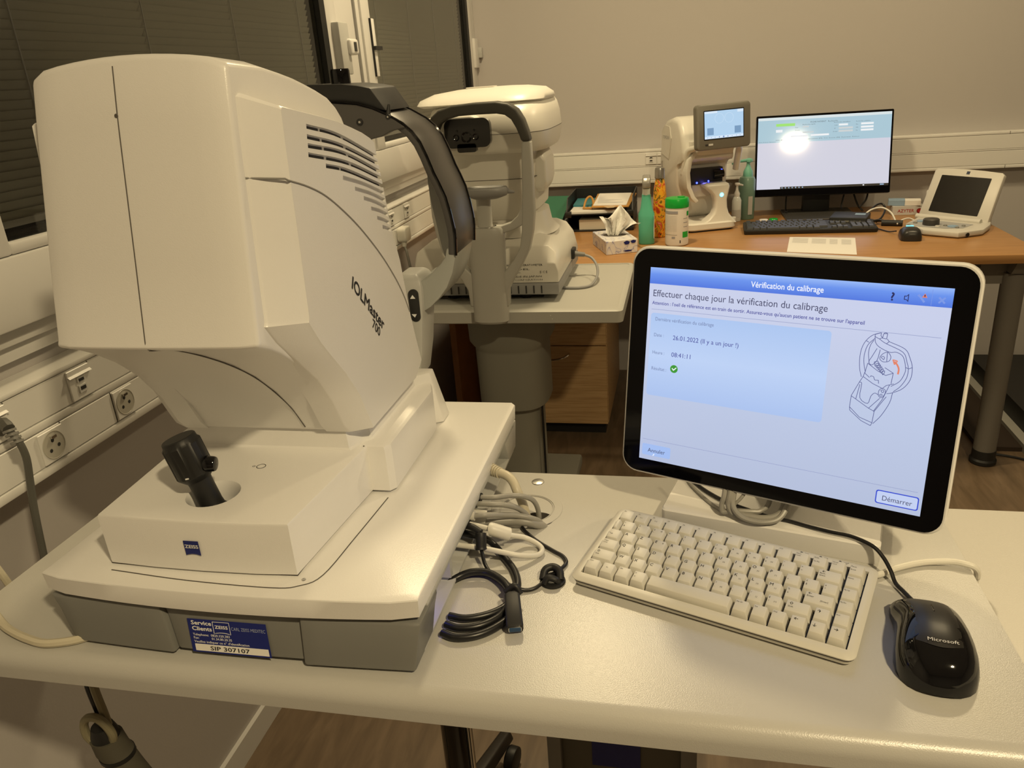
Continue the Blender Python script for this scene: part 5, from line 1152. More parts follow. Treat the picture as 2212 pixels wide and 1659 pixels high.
# mini computer and its cable tangle
t = thing('mini_computer', 'small black computer box with a blue-grey stripe beside the monitor foot', 'computer', M=RM(.590, 3.020, .7352, -18))
b = MB(); b.box(-.062, .062, -.060, .060, .0, .036); b.bevel(.004, 2); obj('case', b, M_BLACK, t, world=False)
b = MB(); b.box(-.050, .055, -.0608, -.0595, .020, .026); obj('front_ports', b, M_GREYPL, t, world=False)
b = MB(); b.box(.015, .050, .0, .030, .036, .0365); obj('top_sticker', b, M_LBLUE, t, world=False)
cable('lead_bundle', 'tangle of black leads with a loose pale one right of the small black computer', [
    ('black_lead', [(.652, 3.06, .760), (.670, 3.08, .775), (.695, 3.10, .790), (.715, 3.11, .790), (.722, 3.09, .775), (.705, 3.05, .755), (.68, 3.02, .742)], .0034, M_CABK),
    ('black_lead', [(.648, 3.03, .752), (.675, 3.01, .748), (.70, 3.02, .745), (.73, 3.0, .740), (.76, 2.99, .7395)], .0042, M_CABK), ('black_lead', [(.655, 2.99, .750), (.69, 3.00, .752), (.715, 2.98, .742), (.74, 2.965, .7395)], .0042, M_CABK),
    ('pale_lead', [(.645, 3.05, .765), (.67, 3.06, .780), (.70, 3.045, .788), (.725, 3.02, .775), (.735, 2.99, .752), (.733, 2.975, .740)], .0032, M_CABW), ('pale_lead', [(.735, 2.96, .744), (.755, 2.975, .755), (.78, 2.99, .757), (.80, 2.99, .748)], .0030, M_CABW),
    ('adapter', [(.690, 2.985, .7455), (.755, 2.965, .7455)], .0105, M_BLACK)])
# printed sheet
t = MB(); t.hexa([(.3265, 2.596, DZ+.0002), (.525, 2.535, DZ+.0002), (.566, 2.783, DZ+.0002), (.362, 2.826, DZ+.0002), (.3265, 2.596, DZ+.0012), (.525, 2.535, DZ+.0012), (.566, 2.783, DZ+.0012), (.362, 2.826, DZ+.0012)])
pt_ = thing('printed_sheet', 'white printed sheet lying on the wooden desk in front of the black keyboard', 'paper', (.44, 2.68, DZ)); obj('sheet', t, M_PAPER, pt_)
b = MB()
e1, e2 = V(.1985, -.061, 0).normalized(), V(.041, .239, 0).normalized()
for k in range(9):
    o = V(.362, 2.826, DZ+.0014)+e1*.012-e2*(.018+.009*k)
    for x0, w_ in ((0, .05), (.062, .045), (.118, .025), (.155, .03)): b.poly([o+e1*x0, o+e1*(x0+w_), o+e1*(x0+w_)+e2*.0035, o+e1*x0+e2*.0035])
obj('printed_table', b, M_PAPERG, pt_, recalc=False)
# contact lens case
t = thing('lens_case', 'white and green contact lens case above the black keyboard', 'lens case', (.318, 3.11, DZ))
b = MB(); b.lathe([(.0165, 0), (.0165, .010), (.015, .012)], (.300, 3.115, DZ), 22); obj('white_lid', b, M_PAPER, t)
b = MB(); b.lathe([(.0165, 0), (.0165, .010), (.015, .012)], (.337, 3.125, DZ), 22); obj('green_lid', b, M_GREENLID, t)
# medicine boxes
t = thing('medicine_box', 'white medicine box with red lettering at the back of the desk', 'box', M=RM(.828, 3.175, DZ, -1))
b = MB(); b.box(-.060, .050, .0, .050, 0, .033); b.bevel(.0008, 1); obj('carton', b, M_PAPERG, t, world=False)
b = MB(); b.text('AZYTER', (-.042, -.0006, .0105), (.014, 0, 0), (0, 0, .016), bold=.01, width=.056); b2 = MB(); b2.lathe([(.009, -.0006), (.006, -.0006), (.006, -.0002)], (.032, 0, .015), 20, 'y'); obj('carton_text', b, M_RED, t, world=False); obj('carton_emblem', b2, M_RED, t, world=False)
t = thing('carton', 'pale blue and white carton lying across the red-lettered medicine box', 'box', M=RM(.812, 3.185, .7690, -12))
b = MB(); b.box(-.058, -.002, -.004, .045, 0, .020); b.bevel(.0008, 1); obj('blue_half', b, M_LBLUE, t, world=False)
b = MB(); b.box(-.0018, .052, -.004, .045, 0, .019); b.bevel(.0008, 1); obj('white_half', b, M_PAPER, t, world=False)
t = thing('dropper_vial', 'small clear vial standing behind the cartons next to the portable scanner', 'vial', (.895, 3.17, DZ))
b = MB(); b.lathe([(.008, 0), (.0085, .004), (.0085, .05), (.004, .058), (.004, .062)], (.893, 3.21, DZ), 16); obj('body', b, M_CLEAR, t)
b = MB(); b.lathe([(.0055, .060), (.0055, .080), (.003, .084)], (.893, 3.21, DZ), 16); obj('cap', b, M_PAPER, t)
# portable ultrasound
t = thing('portable_scanner', 'open off-white portable scanner with tilted dark screen and a big round knob', 'medical instrument', (.90, 2.87, DZ))
M_SC = mat('scanner_white', (.62, .60, .55), .4)
ptop = [(.751, 2.911), (.775, 2.793), (.864, 2.727), (.949, 2.767), (.995, 2.847), (1.030, 2.945), (.925, 3.04), (.816, 3.020)]
ccx = sum(p[0] for p in ptop)/8; ccy = sum(p[1] for p in ptop)/8
def sc_(k, dz): return [(ccx+(x-ccx)*k, ccy+(y-ccy)*k, dz) for x, y in ptop]
b = MB(); b.rings([sc_(.93, DZ+.0005), sc_(.99, DZ+.006), sc_(1.0, .750), sc_(.985, .7545), sc_(.97, .7555)]); obj('base', b, M_SC, t)
UR = Matrix(((.6941, .6495, .3105, .9342), (-.7197, .6349, .2809, 2.9953), (-.0147, -.4185, .9081, .8301), (0, 0, 0, 1)))
pan = MB(); pan.rings([sc_(.80, .7556), sc_(.80, .7560)]); 
def on_base(u, v): # u right along the hinge, v towards the front
    return V(.905, 2.965, 0)+V(.73, -.685, 0)*u+V(-.60, -.80, 0)*v
kp = MB(); kp.poly([on_base(-.085, .055)+V(0, 0, .7562), on_base(-.085, .16)+V(0, 0, .7562), on_base(-.03, .175)+V(0, 0, .7562), on_base(.05, .165)+V(0, 0, .7562), on_base(.095, .13)+V(0, 0, .7562), on_base(.10, .055)+V(0, 0, .7562)])
obj('control_panel', kp, mat('scanner_panel', (.40, .40, .40), .5), t)
for u, v, r, m in ((-.060, .095, .013, M_LBLUE), (-.065, .13, .007, M_GREYPL), (.060, .125, .016, M_LBLUE), (.035, .125, .006, M_GREYPL), (.085, .10, .006, M_GREYPL), (.078, .135, .006, M_GREYPL), (.02, .15, .008, M_SC)):
    b = MB(); p = on_base(u, v); b.lathe([(r, 0), (r, .003), (r*.8, .0042)], (p.x, p.y, .7560), 18); obj('button', b, m, t)
b = MB(); p = on_base(-.012, .128); b.lathe([(.025, 0), (.026, .002), (.025, .018), (.022, .021)], (p.x, p.y, .7560), 30); obj('knob', b, mat('knob_dark', (.05, .045, .04), .5), t)
b = MB(); p0, p1 = on_base(-.11, .02), on_base(.11, .02); b.cyl((p0.x, p0.y, .758), (p1.x, p1.y, .758), .010); obj('hinge', b, M_SC, t)
b = MB(); b.xf(Matrix()); dsp = rrect(-.1180, .1250, -.0900, .0840, .014, 4)
dsp = [(-.110, -.090), (.122, -.090), (.127, -.084), (.121, .080), (.112, .087), (.05, .0905), (0, .0915), (-.06, .0905), (-.110, .087), (-.117, .080), (-.117, -.084)]
b.prism(dsp, 'y', -.001, .018); b.bevel(.003, 2, 40); b.xf(UR); obj('display_housing', b, M_SC, t)
b = MB(); b.prism(rrect(-.086, .086, -.065, .0655, .002, 2), 'y', -.0018, -.0008); b.xf(UR); obj('dark_screen', b, mat('scanner_screen', (.012, .010, .008), .25), t)
b = MB(); b.prism([(-.004, .074), (.007, .074), (.007, .084), (-.004, .084)], 'y', -.0018, -.0008); b.xf(UR); obj('badge', b, mat('badge_dark_blue', (.03, .04, .08), .4), t)
b = MB(); p = V(.91, 2.744, .745); b.lathe([(.007, 0), (.0065, .001), (.006, .0)], (0, 0, 0), 16, 'y'); b.xf(Matrix.Translation((.895, 2.7395, .745)) @ Matrix.Rotation(math.radians(25), 4, 'Z')); obj('front_socket', b, M_SOCKD, t)
# tonometer
TR = RM(.108, 2.985, DZ, 21)
t = thing('tonometer', 'cream non-contact tonometer with a lit tablet screen and cyan button', 'medical instrument', M=TR); TO = t
def TL(name, mb, m, par=None, **k): return obj(name, mb, m, par or t, world=False, **k)
b = MB(); b.rings([[(x, y, z) for x, y in rrect(-.105+e, .092-e, -.012+e, .245-e, .03, 5)] for z, e in ((.006, .003), (.010, 0), (.028, 0), (.034, .006))]); TL('base', b, M_AR)
b = MB(); b.rings([[(x, y, z) for x, y in rrect(-.098, .085, -.004, .24, .03, 5)] for z in (0, .007)]); TL('underside', b, M_BLACK)
# C-shaped body: side profile (y, z)
cp = [(.245, .03), (.262, .15), (.262, .27), (.245, .35), (.20, .392), (.13, .405), (.075, .398), (.050, .370), (.030, .330), (.022, .300), (.020, .262), (.030, .252), (.060, .246), (.075, .236), (.080, .22), (.083, .17), (.095, .10), (.115, .055), (.14, .032)]
b = MB(); rings = []
for x, k in ((-.112, .90), (-.108, .965), (-.096, 1), (.070, 1), (.082, .965), (.086, .90)):
    my, mz = .16, .22; rings.append([(x+(.022 if x < -.09 and z < .12 else 0)*(1), my+(y-my)*k, mz+(z-mz)*k) for y, z in cp])
b.rings(rings); TL('body', b, M_AR, sharp=45)
b = MB(); ao = [(.000, .330), (-.030, .318), (-.070, .295), (-.098, .262), (-.107, .215), (-.102, .165), (-.085, .125), (-.066, .105)]
ai = [(.000, .303), (-.030, .300), (-.060, .280), (-.080, .255), (-.088, .215), (-.083, .165), (-.068, .130), (-.052, .112)]
b.rings([[(a, .000+.004*abs(c_-.2)*10, c_), (a, .12, c_), (g, .12, h_), (g, .004+.004*abs(h_-.2)*10, h_)] for (a, c_), (g, h_) in zip(ao, ai)]); b.bevel(.004, 2, 40); TL('face_arch', b, M_AR)
b = MB(); b.rings([[(x, y, z) for x, y in ((-.088, y0), (.080, y0), (.080, .10), (-.088, .10))] for z, y0 in ((.262, .028), (.285, .012), (.305, .004), (.325, .002))]); b.bevel(.006, 2); TL('forehead_rest', b, M_AR)
b = MB(); b.prism([(-.066, .052), (.055, .052), (.055, .11), (-.066, .11)], 'z', .165, .222); TL('nose_opening', b, M_BLACK)
b = MB(); b.cyl((.020, .055, .197), (.058, .050, .199), .018, .014, 20); TL('nozzle', b, M_GLOSS)
for p, r in (((-.045, .050, .172), .0035), ((.05, .050, .210), .0045), ((.0, .050, .175), .003)):
    b = MB(); b.ball(p, r); TL('blue_light', b, M_BLED, label='glowing blue light')
pd = bpy.data.lights.new('tonometer_glow', 'POINT'); pd.energy = .05; pd.color = (.12, .12, 1); pd.shadow_soft_size = .01
po = bpy.data.objects.new('tonometer_glow', pd); COL.objects.link(po); po.location = TR @ V(-.02, .045, .168)
b = MB(); b.rings([[(-.060, .06, z), (.045, .06, z), (.045, .12, z), (-.060, .12, z)] for z in (.120, .166)]); TL('inner_housing', b, M_AR)
# front chin column
b = MB(); rings = []
for z, x0, x1, y0, y1 in ((.025, -.050, .092, -.008, .06), (.040, -.020, .078, -.006, .05), (.060, .000, .062, -.004, .04), (.082, .008, .056, -.003, .036), (.110, .007, .054, -.003, .036), (.130, .000, .058, -.003, .038), (.148, -.016, .062, -.002, .044), (.158, -.030, .064, .0, .052), (.166, -.032, .062, .004, .056), (.171, -.026, .055, .012, .05)):
    rings.append([(x, y, z) for x, y in rrect(x0, x1, y0, y1, min(.010, (x1-x0)/2.5), 4)])
b.rings(rings); TL('chin_column', b, M_AR, sharp=50)
b = MB(); b.lathe([(.0068, 0), (.0065, -.0015), (.005, -.002)], (.030, -.003, .129), 22, 'y'); lb = TL('start_button', b, mat('button_light', (.75, .95, 1), emit=1.0), label='glowing pale cyan button')
b = MB(); b.lathe([(.0080, .0), (.0080, -.0010), (.0066, -.0012)], (.030, -.003, .129), 22, 'y', caps=False); TL('button_ring', b, M_CYAN)
b = MB(); b.rings([[(x, y, z) for x, y in rrect(.062-.0, .104, .02, .05, .012, 4)] for z in (.026, .036)]); TL('tongue', b, M_AR)
for s_, (x, m) in enumerate(((-.072, 1), (.078, 1))):
    b = MB(); b.tube(smooth_path([(x*1.35, .050, .21), (x*1.30, .020, .285), (x*1.12, -.015, .302), (x*1.02, -.030, .306)], 5), [.012]*6+[.011]*5+[.010]*5, 12); TL('tablet_arm', b, M_AR)
b = MB(); b.prism([(.16, .255), (.235, .27), (.235, .35), (.20, .375), (.15, .37), (.135, .33)], 'x', -.1150, -.1125); TL('side_badge_panel', b, M_AR)
b = MB(); b.text('TOPCON', (-.1158, .215, .325), (0, -.018, 0), (0, 0, .018), width=.060, res=1); TL('side_badge', b, M_GREYINK)
TT = Matrix(((.916, -.3997, -.037, .1347), (.4012, .9143, .055, 2.9400), (.0118, -.0652, .9978, 1.1146), (0, 0, 0, 1)))
def TB(mb): return mb.xf(TR.inverted() @ TT)
b = MB(); b.rings([[(x, y, z) for x, z in rrect(-.1015+e, .1015-e, -.0825+e, .0695-e, .013, 5)] for y, e in ((-.001, .004), (.001, .001), (.004, 0), (.024, 0), (.030, .006))]); tb = TL('tablet', TB(b), mat('tablet_grey', (.17, .16, .135), .4))
b = MB(); b.prism(rrect(-.0755, .0755, -.0490, .0490, .002, 2), 'y', -.0018, -.0008); TL('tablet_bezel', TB(b), M_GLOSS, tb)
def tp(name, p, m, lay): b = MB(); b.poly([(x, -.0019-.0002*lay, z) for x, z in p]); return TL(name, TB(b), m, tb, recalc=False)
tp('tablet_screen', q4(-.0725, .0725, -.0455, .0455), emis('tablet_blue', srgb(176, 208, 236), 1), 0)
tp('screen_footer', q4(-.0725, .0725, -.0455, -.0375), emis('tablet_pale', srgb(214, 230, 246), 1), 1); tp('screen_header', q4(-.0725, -.025, .0385, .0455), emis('tablet_pale', srgb(214, 230, 246), 1), 1); tp('screen_header', q4(.050, .0725, .0360, .0455), emis('tablet_pale', srgb(214, 230, 246), 1), 1)
for x in (-.0630, .0395): tp('eye_preview', q4(x, x+.024, -.0330, -.0095), screen_mat('eye_preview_blue', [(0, srgb(50, 62, 98)), (1, srgb(120, 155, 190))], 1, 'z', .10+.30, .37), 1)
for x in (-.0175, .0190):
    b = MB(); b.lathe([(.0165, 0), (.0165, -.0003), (.0158, -.0003), (.0158, 0)], (x, -.0021, .0200), 32, 'y', caps=False); TL('eye_circle', TB(b), emis('tablet_line', srgb(205, 226, 244), 1), tb)
for x, r in ((-.062, .0013), (-.048, .0013), (-.034, .0013), (-.018, .0020), (-.002, .0032), (.014, .002), (.030, .0013), (.046, .0013), (.060, .0013)):
    b = MB(); b.lathe([(r, 0), (r*.6, -.0002)], (x, -.0023, -.0415), 12, 'y'); TL('footer_icon', TB(b), emis('icon_blue', srgb(110, 140, 190), 1), tb)
b = MB(); b.box(-.058, -.042, -.0024, -.0008, -.0680, -.0620); TL('tablet_label', TB(b), M_PAPERG, tb)
b = MB(); b.box(-.070, -.061, -.0024, -.0008, -.0680, -.0625); TL('tablet_mark', TB(b), M_INK, tb)
# bottles
t = thing('spray_bottle', 'green spray bottle with silver-grey trigger head beside the tissue box', 'bottle', (-.126, 2.785, DZ))
def ov(z, rx, ry, c=(-.126, 2.785)): return oval(c[0], c[1], rx, ry, z, 28, .8)
b = MB(); b.rings([ov(DZ+.0005, .026, .018), ov(DZ+.004, .0280, .020), ov(DZ+.05, .0272, .0195), ov(DZ+.09, .0285, .0205), ov(DZ+.105, .0280, .020), ov(DZ+.125, .0205, .016), ov(DZ+.155, .0165, .014), ov(DZ+.172, .0150, .013)]); obj('bottle', b, M_SPRAY, t, sharp=60)
b = MB(); b.cyl((-.126, 2.785, DZ+.171), (-.126, 2.785, DZ+.192), .0135); obj('collar', b, M_CLEAR, t)
b = MB(); b.prism([(2.760, DZ+.196), (2.758, DZ+.215), (2.770, DZ+.232), (2.800, DZ+.238), (2.812, DZ+.225), (2.808, DZ+.196), (2.790, DZ+.190)], 'x', -.139, -.112); b.bevel(.005, 3); obj('trigger_head', b, mat('silver_grey_plastic', (.35, .34, .31), .22, metal=.3), t)
b = MB(); b.box(-.1015, -.0985, 2.775, 2.797, DZ+.02, DZ+.10); obj('label', b, M_PAPER, t)
t = thing('water_flask', 'slim metal flask with a red and yellow flower print and steel cap', 'flask', (-.083, 2.90, DZ))
b = MB(); b.lathe([(.0195, .0005), (.0225, .004), (.0235, .02), (.0235, .150), (.0215, .175), (.0165, .203), (.0150, .208)], (-.083, 2.90, DZ), 30); obj('body', b, M_FLOWER, t)
b = MB(); b.lathe([(.0150, .2085), (.0185, .211), (.0185, .238), (.0165, .246), (.010, .250)], (-.083, 2.90, DZ), 30); obj('cap', b, M_STEEL, t)
b = MB(); b.tube([(-.0775, 2.90, DZ+.248), (-.0775, 2.90, DZ+.268), (-.0735, 2.90, DZ+.270), (-.0735, 2.90, DZ+.248)], .0010, 6); obj('loop', b, M_STEEL, t)
t = thing('wipes_canister', 'white printed wipes canister with green lid in front of the flask', 'canister', (-.021, 2.755, DZ)); c0 = (-.021, 2.757, DZ)
b = MB(); b.lathe([(.034, .0005), (.0385, .004), (.0395, .010), (.0390, .125), (.0385, .132)], c0, 36); obj('body', b, M_PAPER, t)
b = MB(); b.lathe([(.0400, .1305), (.0405, .134), (.0405, .156), (.0380, .161), (.020, .163), (.0, .163)], c0, 36, caps=False); ld = obj('lid', b, M_GREENLID, t)
b = MB(); b.lathe([(.012, .1632), (.012, .1655), (.009, .166)], (c0[0]+.014, c0[1], DZ), 20); obj('lid_flap', b, M_GREENLID, ld)
def wrap(a0, a1, z0, z1, m, name, r=.0398):
    b = MB(); n = 8; b.rings([[(c0[0]+r*math.sin(math.radians(a0+(a1-a0)*k/n)), c0[1]-r*math.cos(math.radians(a0+(a1-a0)*k/n)), DZ+z) for k in range(n+1)] for z in (z0, z1)], False, False, closed=False); return obj(name, b, m, t)
wrap(-78, 5, .112, .121, M_GREYINK, 'grey_band'); wrap(-80, 2, .0400, .0408, M_INK, 'rule'); wrap(30, 68, .030, .050, M_GREENLID, 'green_label'); wrap(56, 75, .103, .118, M_GREENLID, 'green_leaf', .0399)
wrap(-25, -8, .028, .035, M_GREYINK, 'barcode'); wrap(15, 20, .012, .022, M_INK, 'mark')
for z in (.094, .080, .066): wrap(34, 62, z, z+.002, M_GREYINK, 'printed_line')
for k in range(11): wrap(-68, 0, .054+k*.0050, .0548+k*.0050, M_PAPERG, 'printed_line')
t = thing('soap_pump_bottle', 'teal hand-wash pump bottle between tonometer and wide monitor', 'bottle', (.241, 3.2, DZ))
b = MB(); b.lathe([(.030, .0005), (.0315, .004), (.0315, .148), (.027, .160), (.013, .166)], (.241, 3.21, DZ), 30); obj('body', b, M_SOAP, t)
b = MB(); b.lathe([(.0185, .160), (.019, .170), (.0175, .182), (.010, .196), (.0065, .205), (.0065, .218)], (.243, 3.21, DZ), 24); obj('collar', b, M_TEALC, t)
b = MB(); b.lathe([(.007, .214), (.014, .218), (.014, .226), (.006, .230)], (.245, 3.21, DZ), 20); b.tube([(.245, 3.21, DZ+.224), (.20, 3.18, DZ+.222), (.181, 3.168, DZ+.216)], [.0060, .0045, .0035], 10); obj('pump_head', b, M_TEALC, t)
b = MB(); b.poly([(.246, 3.1775, DZ+.02), (.262, 3.1815, DZ+.02), (.262, 3.1815, DZ+.09), (.246, 3.1775, DZ+.09)]); obj('label', b, M_PAPERG, t, recalc=False)
t = thing('gel_bottle', 'small clear hand-gel bottle with white pump right behind the tonometer', 'bottle', (.20, 3.16, DZ))
b = MB(); b.lathe([(.016, .0005), (.0175, .003), (.0175, .080), (.012, .092), (.008, .096)], (.202, 3.165, DZ), 22); obj('body', b, M_CLEAR, t)
b = MB(); b.lathe([(.010, .093), (.011, .105), (.006, .118), (.004, .135), (.009, .138), (.009, .145)], (.202, 3.165, DZ), 18); b.tube([(.202, 3.165, DZ+.141), (.222, 3.15, DZ+.138)], [.005, .003], 8); obj('pump', b, M_PAPER, t)
b = MB(); b.lathe([(.0178, .015), (.0178, .045)], (.202, 3.165, DZ), 22, caps=False); obj('label', b, M_PAPERG, t)
# tissue box
t = thing('tissue_box', 'white cardboard tissue box with a blue floral print', 'tissue box', (-.23, 2.72, DZ))
bx = [(-.2520, 2.609), (-.1500, 2.650), (-.212, 2.835), (-.318, 2.797)]
b = MB(); b.rings([[(x, y, z) for x, y in bx] for z in (DZ+.0005, DZ+.046)]); b.bevel(.0012, 1); obj('carton', b, M_TBOX, t)
b = MB(); b.rings([oval(-.233, 2.723, .040, .028, z, 24, 1) for z in (DZ+.0462, DZ+.0466)]); obj('opening', b, M_SEAM, t)
b = MB(); b.hexa([(-.2465+.060, 2.6105+.024, DZ+.028), (-.1535, 2.6475, DZ+.028), (-.1535, 2.6475, DZ+.028), (-.19, 2.63, DZ+.028), (-.187, 2.6335, DZ+.044), (-.1535, 2.6475, DZ+.044), (-.1535, 2.6475, DZ+.044), (-.187, 2.6335, DZ+.044)])
b = MB(); e1 = V(.102, .041, 0).normalized(); o = V(-.2520, 2.609, DZ)+V(.0004, -.0010, 0)
for x0, z0, w_, h in ((.062, .030, .020, .013), (.086, .033, .018, .011), (.060, .006, .030, .006)):
    pts = [o+e1*(x0+w_*.5+w_*.5*math.cos(a*PI/7)*(1+.25*math.sin(a*2.2)))+V(0, 0, z0+h*.5+h*.5*math.sin(a*PI/7)) for a in range(14)]; b.poly(pts)
obj('blue_blossom', b, M_BLUE, t)
ts = thing('tissue', 'crumpled white tissue pulled up out of the floral box', 'tissue', (-.22, 2.72, DZ+.045))
b = MB(); rows = []
for j in range(13):
    v = j/12; z = DZ+.040+.100*v-.018*v*v; r = []
    for i in range(17):
        u = i/16-.5; wv = .030+.095*v**1.1; fold = .016*math.sin(u*17+v*2.5)*(.35+v)+.008*math.sin(u*31+v*9)
        r.append((-.236+.022*v+u*wv*1.15+.016*v*v*math.sin(v*3), 2.722+fold+.018*v*math.cos(u*5), z+.014*v*math.cos(u*6.5+1.2)-.010*v*abs(u)*2+(.020*(v**3))*math.cos(u*9-.6)))
    rows.append(r)
R_ = [[b.bm.verts.new(p) for p in r] for r in rows]
for a, c_ in zip(R_, R_[1:]):
    for i in range(16): b.face([a[i], a[i+1], c_[i+1], c_[i]])
o = obj('sheet', b, M_TISSUE, ts, sharp=25); md = o.modifiers.new('thick', 'SOLIDIFY'); md.thickness = .0008
# letter trays
for k, z0 in enumerate((DZ+.002, .800)):
    t = thing('letter_tray', ('lower black letter tray standing on the desk beside the wall', 'upper black letter tray stacked on the lower one, full of papers')[k], 'letter tray', (-.32, 3.19, z0), group=None)
    b = MB(); b.box(-.447, -.192, 3.035, 3.360, z0, z0+.003); b.hexa([(-.449, 3.05, z0), (-.445, 3.05, z0), (-.445, 3.36, z0), (-.449, 3.36, z0), (-.449, 3.10, z0+.058), (-.445, 3.10, z0+.058), (-.445, 3.36, z0+.058), (-.449, 3.36, z0+.058)])
    b.hexa([(-.194, 3.05, z0), (-.190, 3.05, z0), (-.190, 3.36, z0), (-.194, 3.36, z0), (-.194, 3.10, z0+.058), (-.190, 3.10, z0+.058), (-.190, 3.36, z0+.058), (-.194, 3.36, z0+.058)]); b.box(-.449, -.190, 3.357, 3.361, z0, z0+.058)
    obj('tray', b, M_BLACK, t)
    for x in (-.452, -.212):
        b = MB(); b.box(x, x+.026, 3.036, 3.062, z0-(.002 if k == 0 else .010), z0+.012); b.bevel(.003, 2); obj('front_foot', b, M_BLACK, t)
    if k:
        for x in (-.447, -.1945):
            b = MB(); b.box(x, x+.003, 3.10, 3.34, DZ+.058, z0+.001); obj('spacer', b, M_BLACK, t)
def sheet(name, label, cat, pts, z0, z1, m, tilt=0):
    b = MB(); b.rings([[(x, y, z+tilt*(y-3.05)) for x, y in pts] for z in (z0, z1)]); t = thing(name, label, cat, (pts[0][0], pts[0][1], z0)); obj('sheet', b, m, t); return t
sheet('paper_stack', 'white papers sticking out at the front of the upper black tray', 'papers', [(-.435, 3.045), (-.225, 3.045), (-.215, 3.33), (-.432, 3.33)], .8035, .8110, M_PAPER)
sheet('teal_card', 'teal card at the back left of the upper tray', 'card', [(-.435, 3.17), (-.36, 3.16), (-.35, 3.34), (-.438, 3.34)], .8115, .8190, mat('teal_card', srgb(60, 130, 140), .5))
t = thing('notepad_holder', 'tan leather easel notepad with a handwritten white page in the upper tray', 'notepad', (-.28, 3.16, .812))
b = MB(); b.hexa([(-.352, 3.075, .8195), (-.205, 3.060, .8195), (-.185, 3.24, .8420), (-.345, 3.26, .8420), (-.352, 3.075, .8245), (-.205, 3.060, .8245), (-.185, 3.24, .8475), (-.345, 3.26, .8475)]); b.bevel(.002); obj('cover', b, M_KRAFT, t)
b = MB(); b.hexa([(-.345, 3.085, .8255), (-.215, 3.073, .8255), (-.205, 3.232, .8470), (-.335, 3.245, .8470), (-.345, 3.085, .8285), (-.215, 3.073, .8285), (-.205, 3.232, .8500), (-.335, 3.245, .8500)]); obj('page', b, M_PAPER, t)
b = MB()
for k in range(7):
    q = .1+.12*k; a = V(-.335, 3.10+.145*q, .8300+.0205*q*.93+.0006); w_ = .105+.008*math.sin(k*2.3); b.poly([a+V(.004, -.002, 0), a+V(w_, -.010, 0), a+V(w_+.001, -.004, .0009), a+V(.004, .004, .0009)])
obj('handwriting', b, M_GREYINK, t, recalc=False)
b = MB(); b.tube(smooth_path([(-.385, 3.10, .8145), (-.378, 3.13, .842), (-.365, 3.15, .853), (-.352, 3.14, .842), (-.345, 3.10, .822)], 5), .0045, 8); b.tube([(-.385, 3.10, .8155), (-.35, 3.09, .8165)], .0045, 8); obj('curled_flap', b, M_KRAFT, t)
b = MB(); b.prism([(-.302, 3.060), (-.285, 3.030), (-.262, 3.032), (-.250, 3.062), (-.275, 3.078)], 'z', .8250, .8262); obj('leather_tab', b, mat('pale_tan', srgb(205, 180, 140), .6), t)
sheet('envelope_stack', 'thick beige envelopes lying in the lower black tray', 'envelopes', [(-.398, 3.05), (-.240, 3.048), (-.235, 3.27), (-.395, 3.27)], DZ+.006, DZ+.044, mat('envelope_beige', (.62, .56, .46), .7))
sheet('green_folder', 'dark green folder slanting on top of the pile left of the trays', 'folder', [(-.66, 3.060), (-.468, 3.050), (-.462, 3.33), (-.66, 3.34)], .7700, .7740, M_GREEN, tilt=.21)
sheet('grey_binder', 'grey and black binders under the green folder', 'binder', [(-.66, 3.065), (-.462, 3.060), (-.460, 3.33), (-.66, 3.33)], .7465, .7660, M_GREYPL)
sheet('paper_pile', 'pale paper pile at the bottom under the binders', 'papers', [(-.66, 3.070), (-.466, 3.066), (-.463, 3.33), (-.66, 3.33)], DZ+.0005, .7460, M_PAPERG)

# ------------------------------------------------------------------ below the near table
t = thing('grey_equipment_case', 'grey framed equipment case with a blue label on the floor below the table', 'equipment case', (-.09, 1.33, 0))
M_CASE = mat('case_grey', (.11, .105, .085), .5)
b = MB(); b.box(-.1935, .0215, .918, 1.20, .008, .44); b.bevel(.004); obj('case', b, M_CASE, t)
for x0, x1 in ((-.2, -.178), (.006, .030)):
    b = MB(); b.box(x0, x1, .908, 1.21, .004, .445); b.bevel(.002); obj('side_rail', b, M_GREYPL, t)
b = MB(); b.box(-.130, -.055, .9155, .9185, .30, .355); obj('blue_label', b, M_BLUE, t)
t = thing('padded_seat', 'red-brown padded seat edge showing below the right end of the table', 'seat', (.42, .75, .0))
b = MB(); b.rings([[(x, y, z) for x, y in rrect(.255+e, .62-e, .60+e, .93-e, .05, 5)] for z, e in ((.40, .01), (.41, 0), (.45, 0), (.465, .02))]); obj('cushion', b, M_REDBR, t)
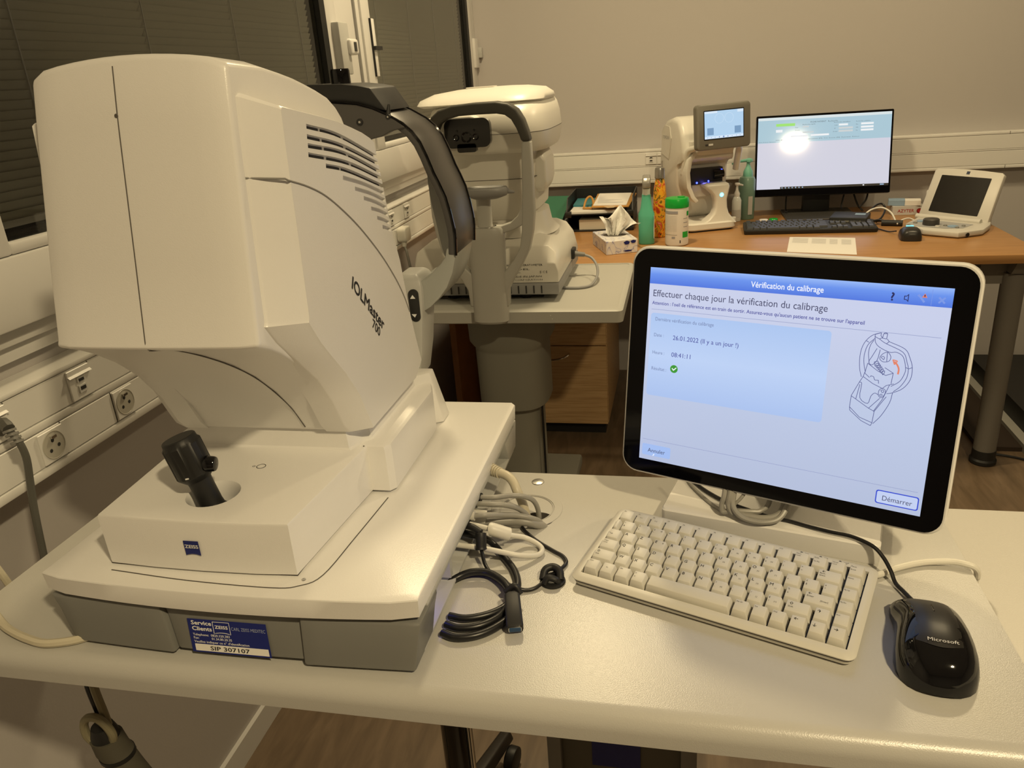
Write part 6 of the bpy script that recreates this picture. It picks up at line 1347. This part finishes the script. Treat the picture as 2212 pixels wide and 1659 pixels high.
for x, y in ((.30, .65), (.58, .65), (.30, .88), (.58, .88)):
    b = MB(); b.cyl((x, y, 0), (x, y, .40), .012); obj('leg', b, M_CHROME, t)
t = thing('cord_bundle', 'bundle of beige and dark cords with a grey sleeve hanging below the table edge', 'cable', (-.70, .62, .65))
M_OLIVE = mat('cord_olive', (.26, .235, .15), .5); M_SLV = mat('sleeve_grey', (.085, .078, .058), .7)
b = MB(); b.tube(smooth_path([(-.722, .640, .690), (-.711, .625, .660), (-.706, .622, .625), (-.703, .620, .600)], 5), .0045, 8); obj('dark_cord', b, M_CABK, t)
b = MB(); b.tube(smooth_path([(-.714, .635, .690), (-.700, .622, .655), (-.696, .620, .625), (-.695, .620, .600)], 5), .0050, 8); obj('beige_cord', b, M_OLIVE, t)
b = MB(); b.tube(smooth_path([(-.716, .612, .578), (-.7215, .610, .592), (-.720, .610, .610), (-.711, .610, .621), (-.698, .610, .6225), (-.688, .610, .613), (-.685, .612, .596), (-.690, .614, .580)], 6), .0052, 10); obj('looped_cord', b, M_OLIVE, t)
b = MB(); b.rings([oval(-.7030, .618, .013, .013, .602, 24, 1), oval(-.7025, .618, .0165, .0165, .590, 24, 1), oval(-.7015, .618, .0185, .018, .570, 24, 1)]); obj('plug_end', b, M_BLACK, t)
b = MB(); b.rings([oval(-.7015, .618, .0195, .019, .585, 24, 1), oval(-.698, .618, .0205, .020, .566, 24, 1), oval(-.695, .619, .0208, .020, .559, 24, 1)]); obj('sleeve_band', b, M_SLV, t)
b = MB(); b.rings([oval(-.695, .619, .0218, .021, .559, 24, 1), oval(-.694, .619, .0218, .021, .554, 24, 1)]); obj('black_strap', b, M_BLACK, t)
b = MB(); b.rings([oval(-.694, .619, .0200, .0195, .555, 24, 1), oval(-.686, .620, .0205, .020, .53, 24, 1), oval(-.672, .622, .0215, .021, .49, 24, 1), oval(-.650, .626, .022, .021, .40, 24, 1), oval(-.63, .63, .022, .02, .20, 24, 1), oval(-.62, .64, .022, .02, .005, 24, 1)]); obj('sleeve', b, M_SLV, t)
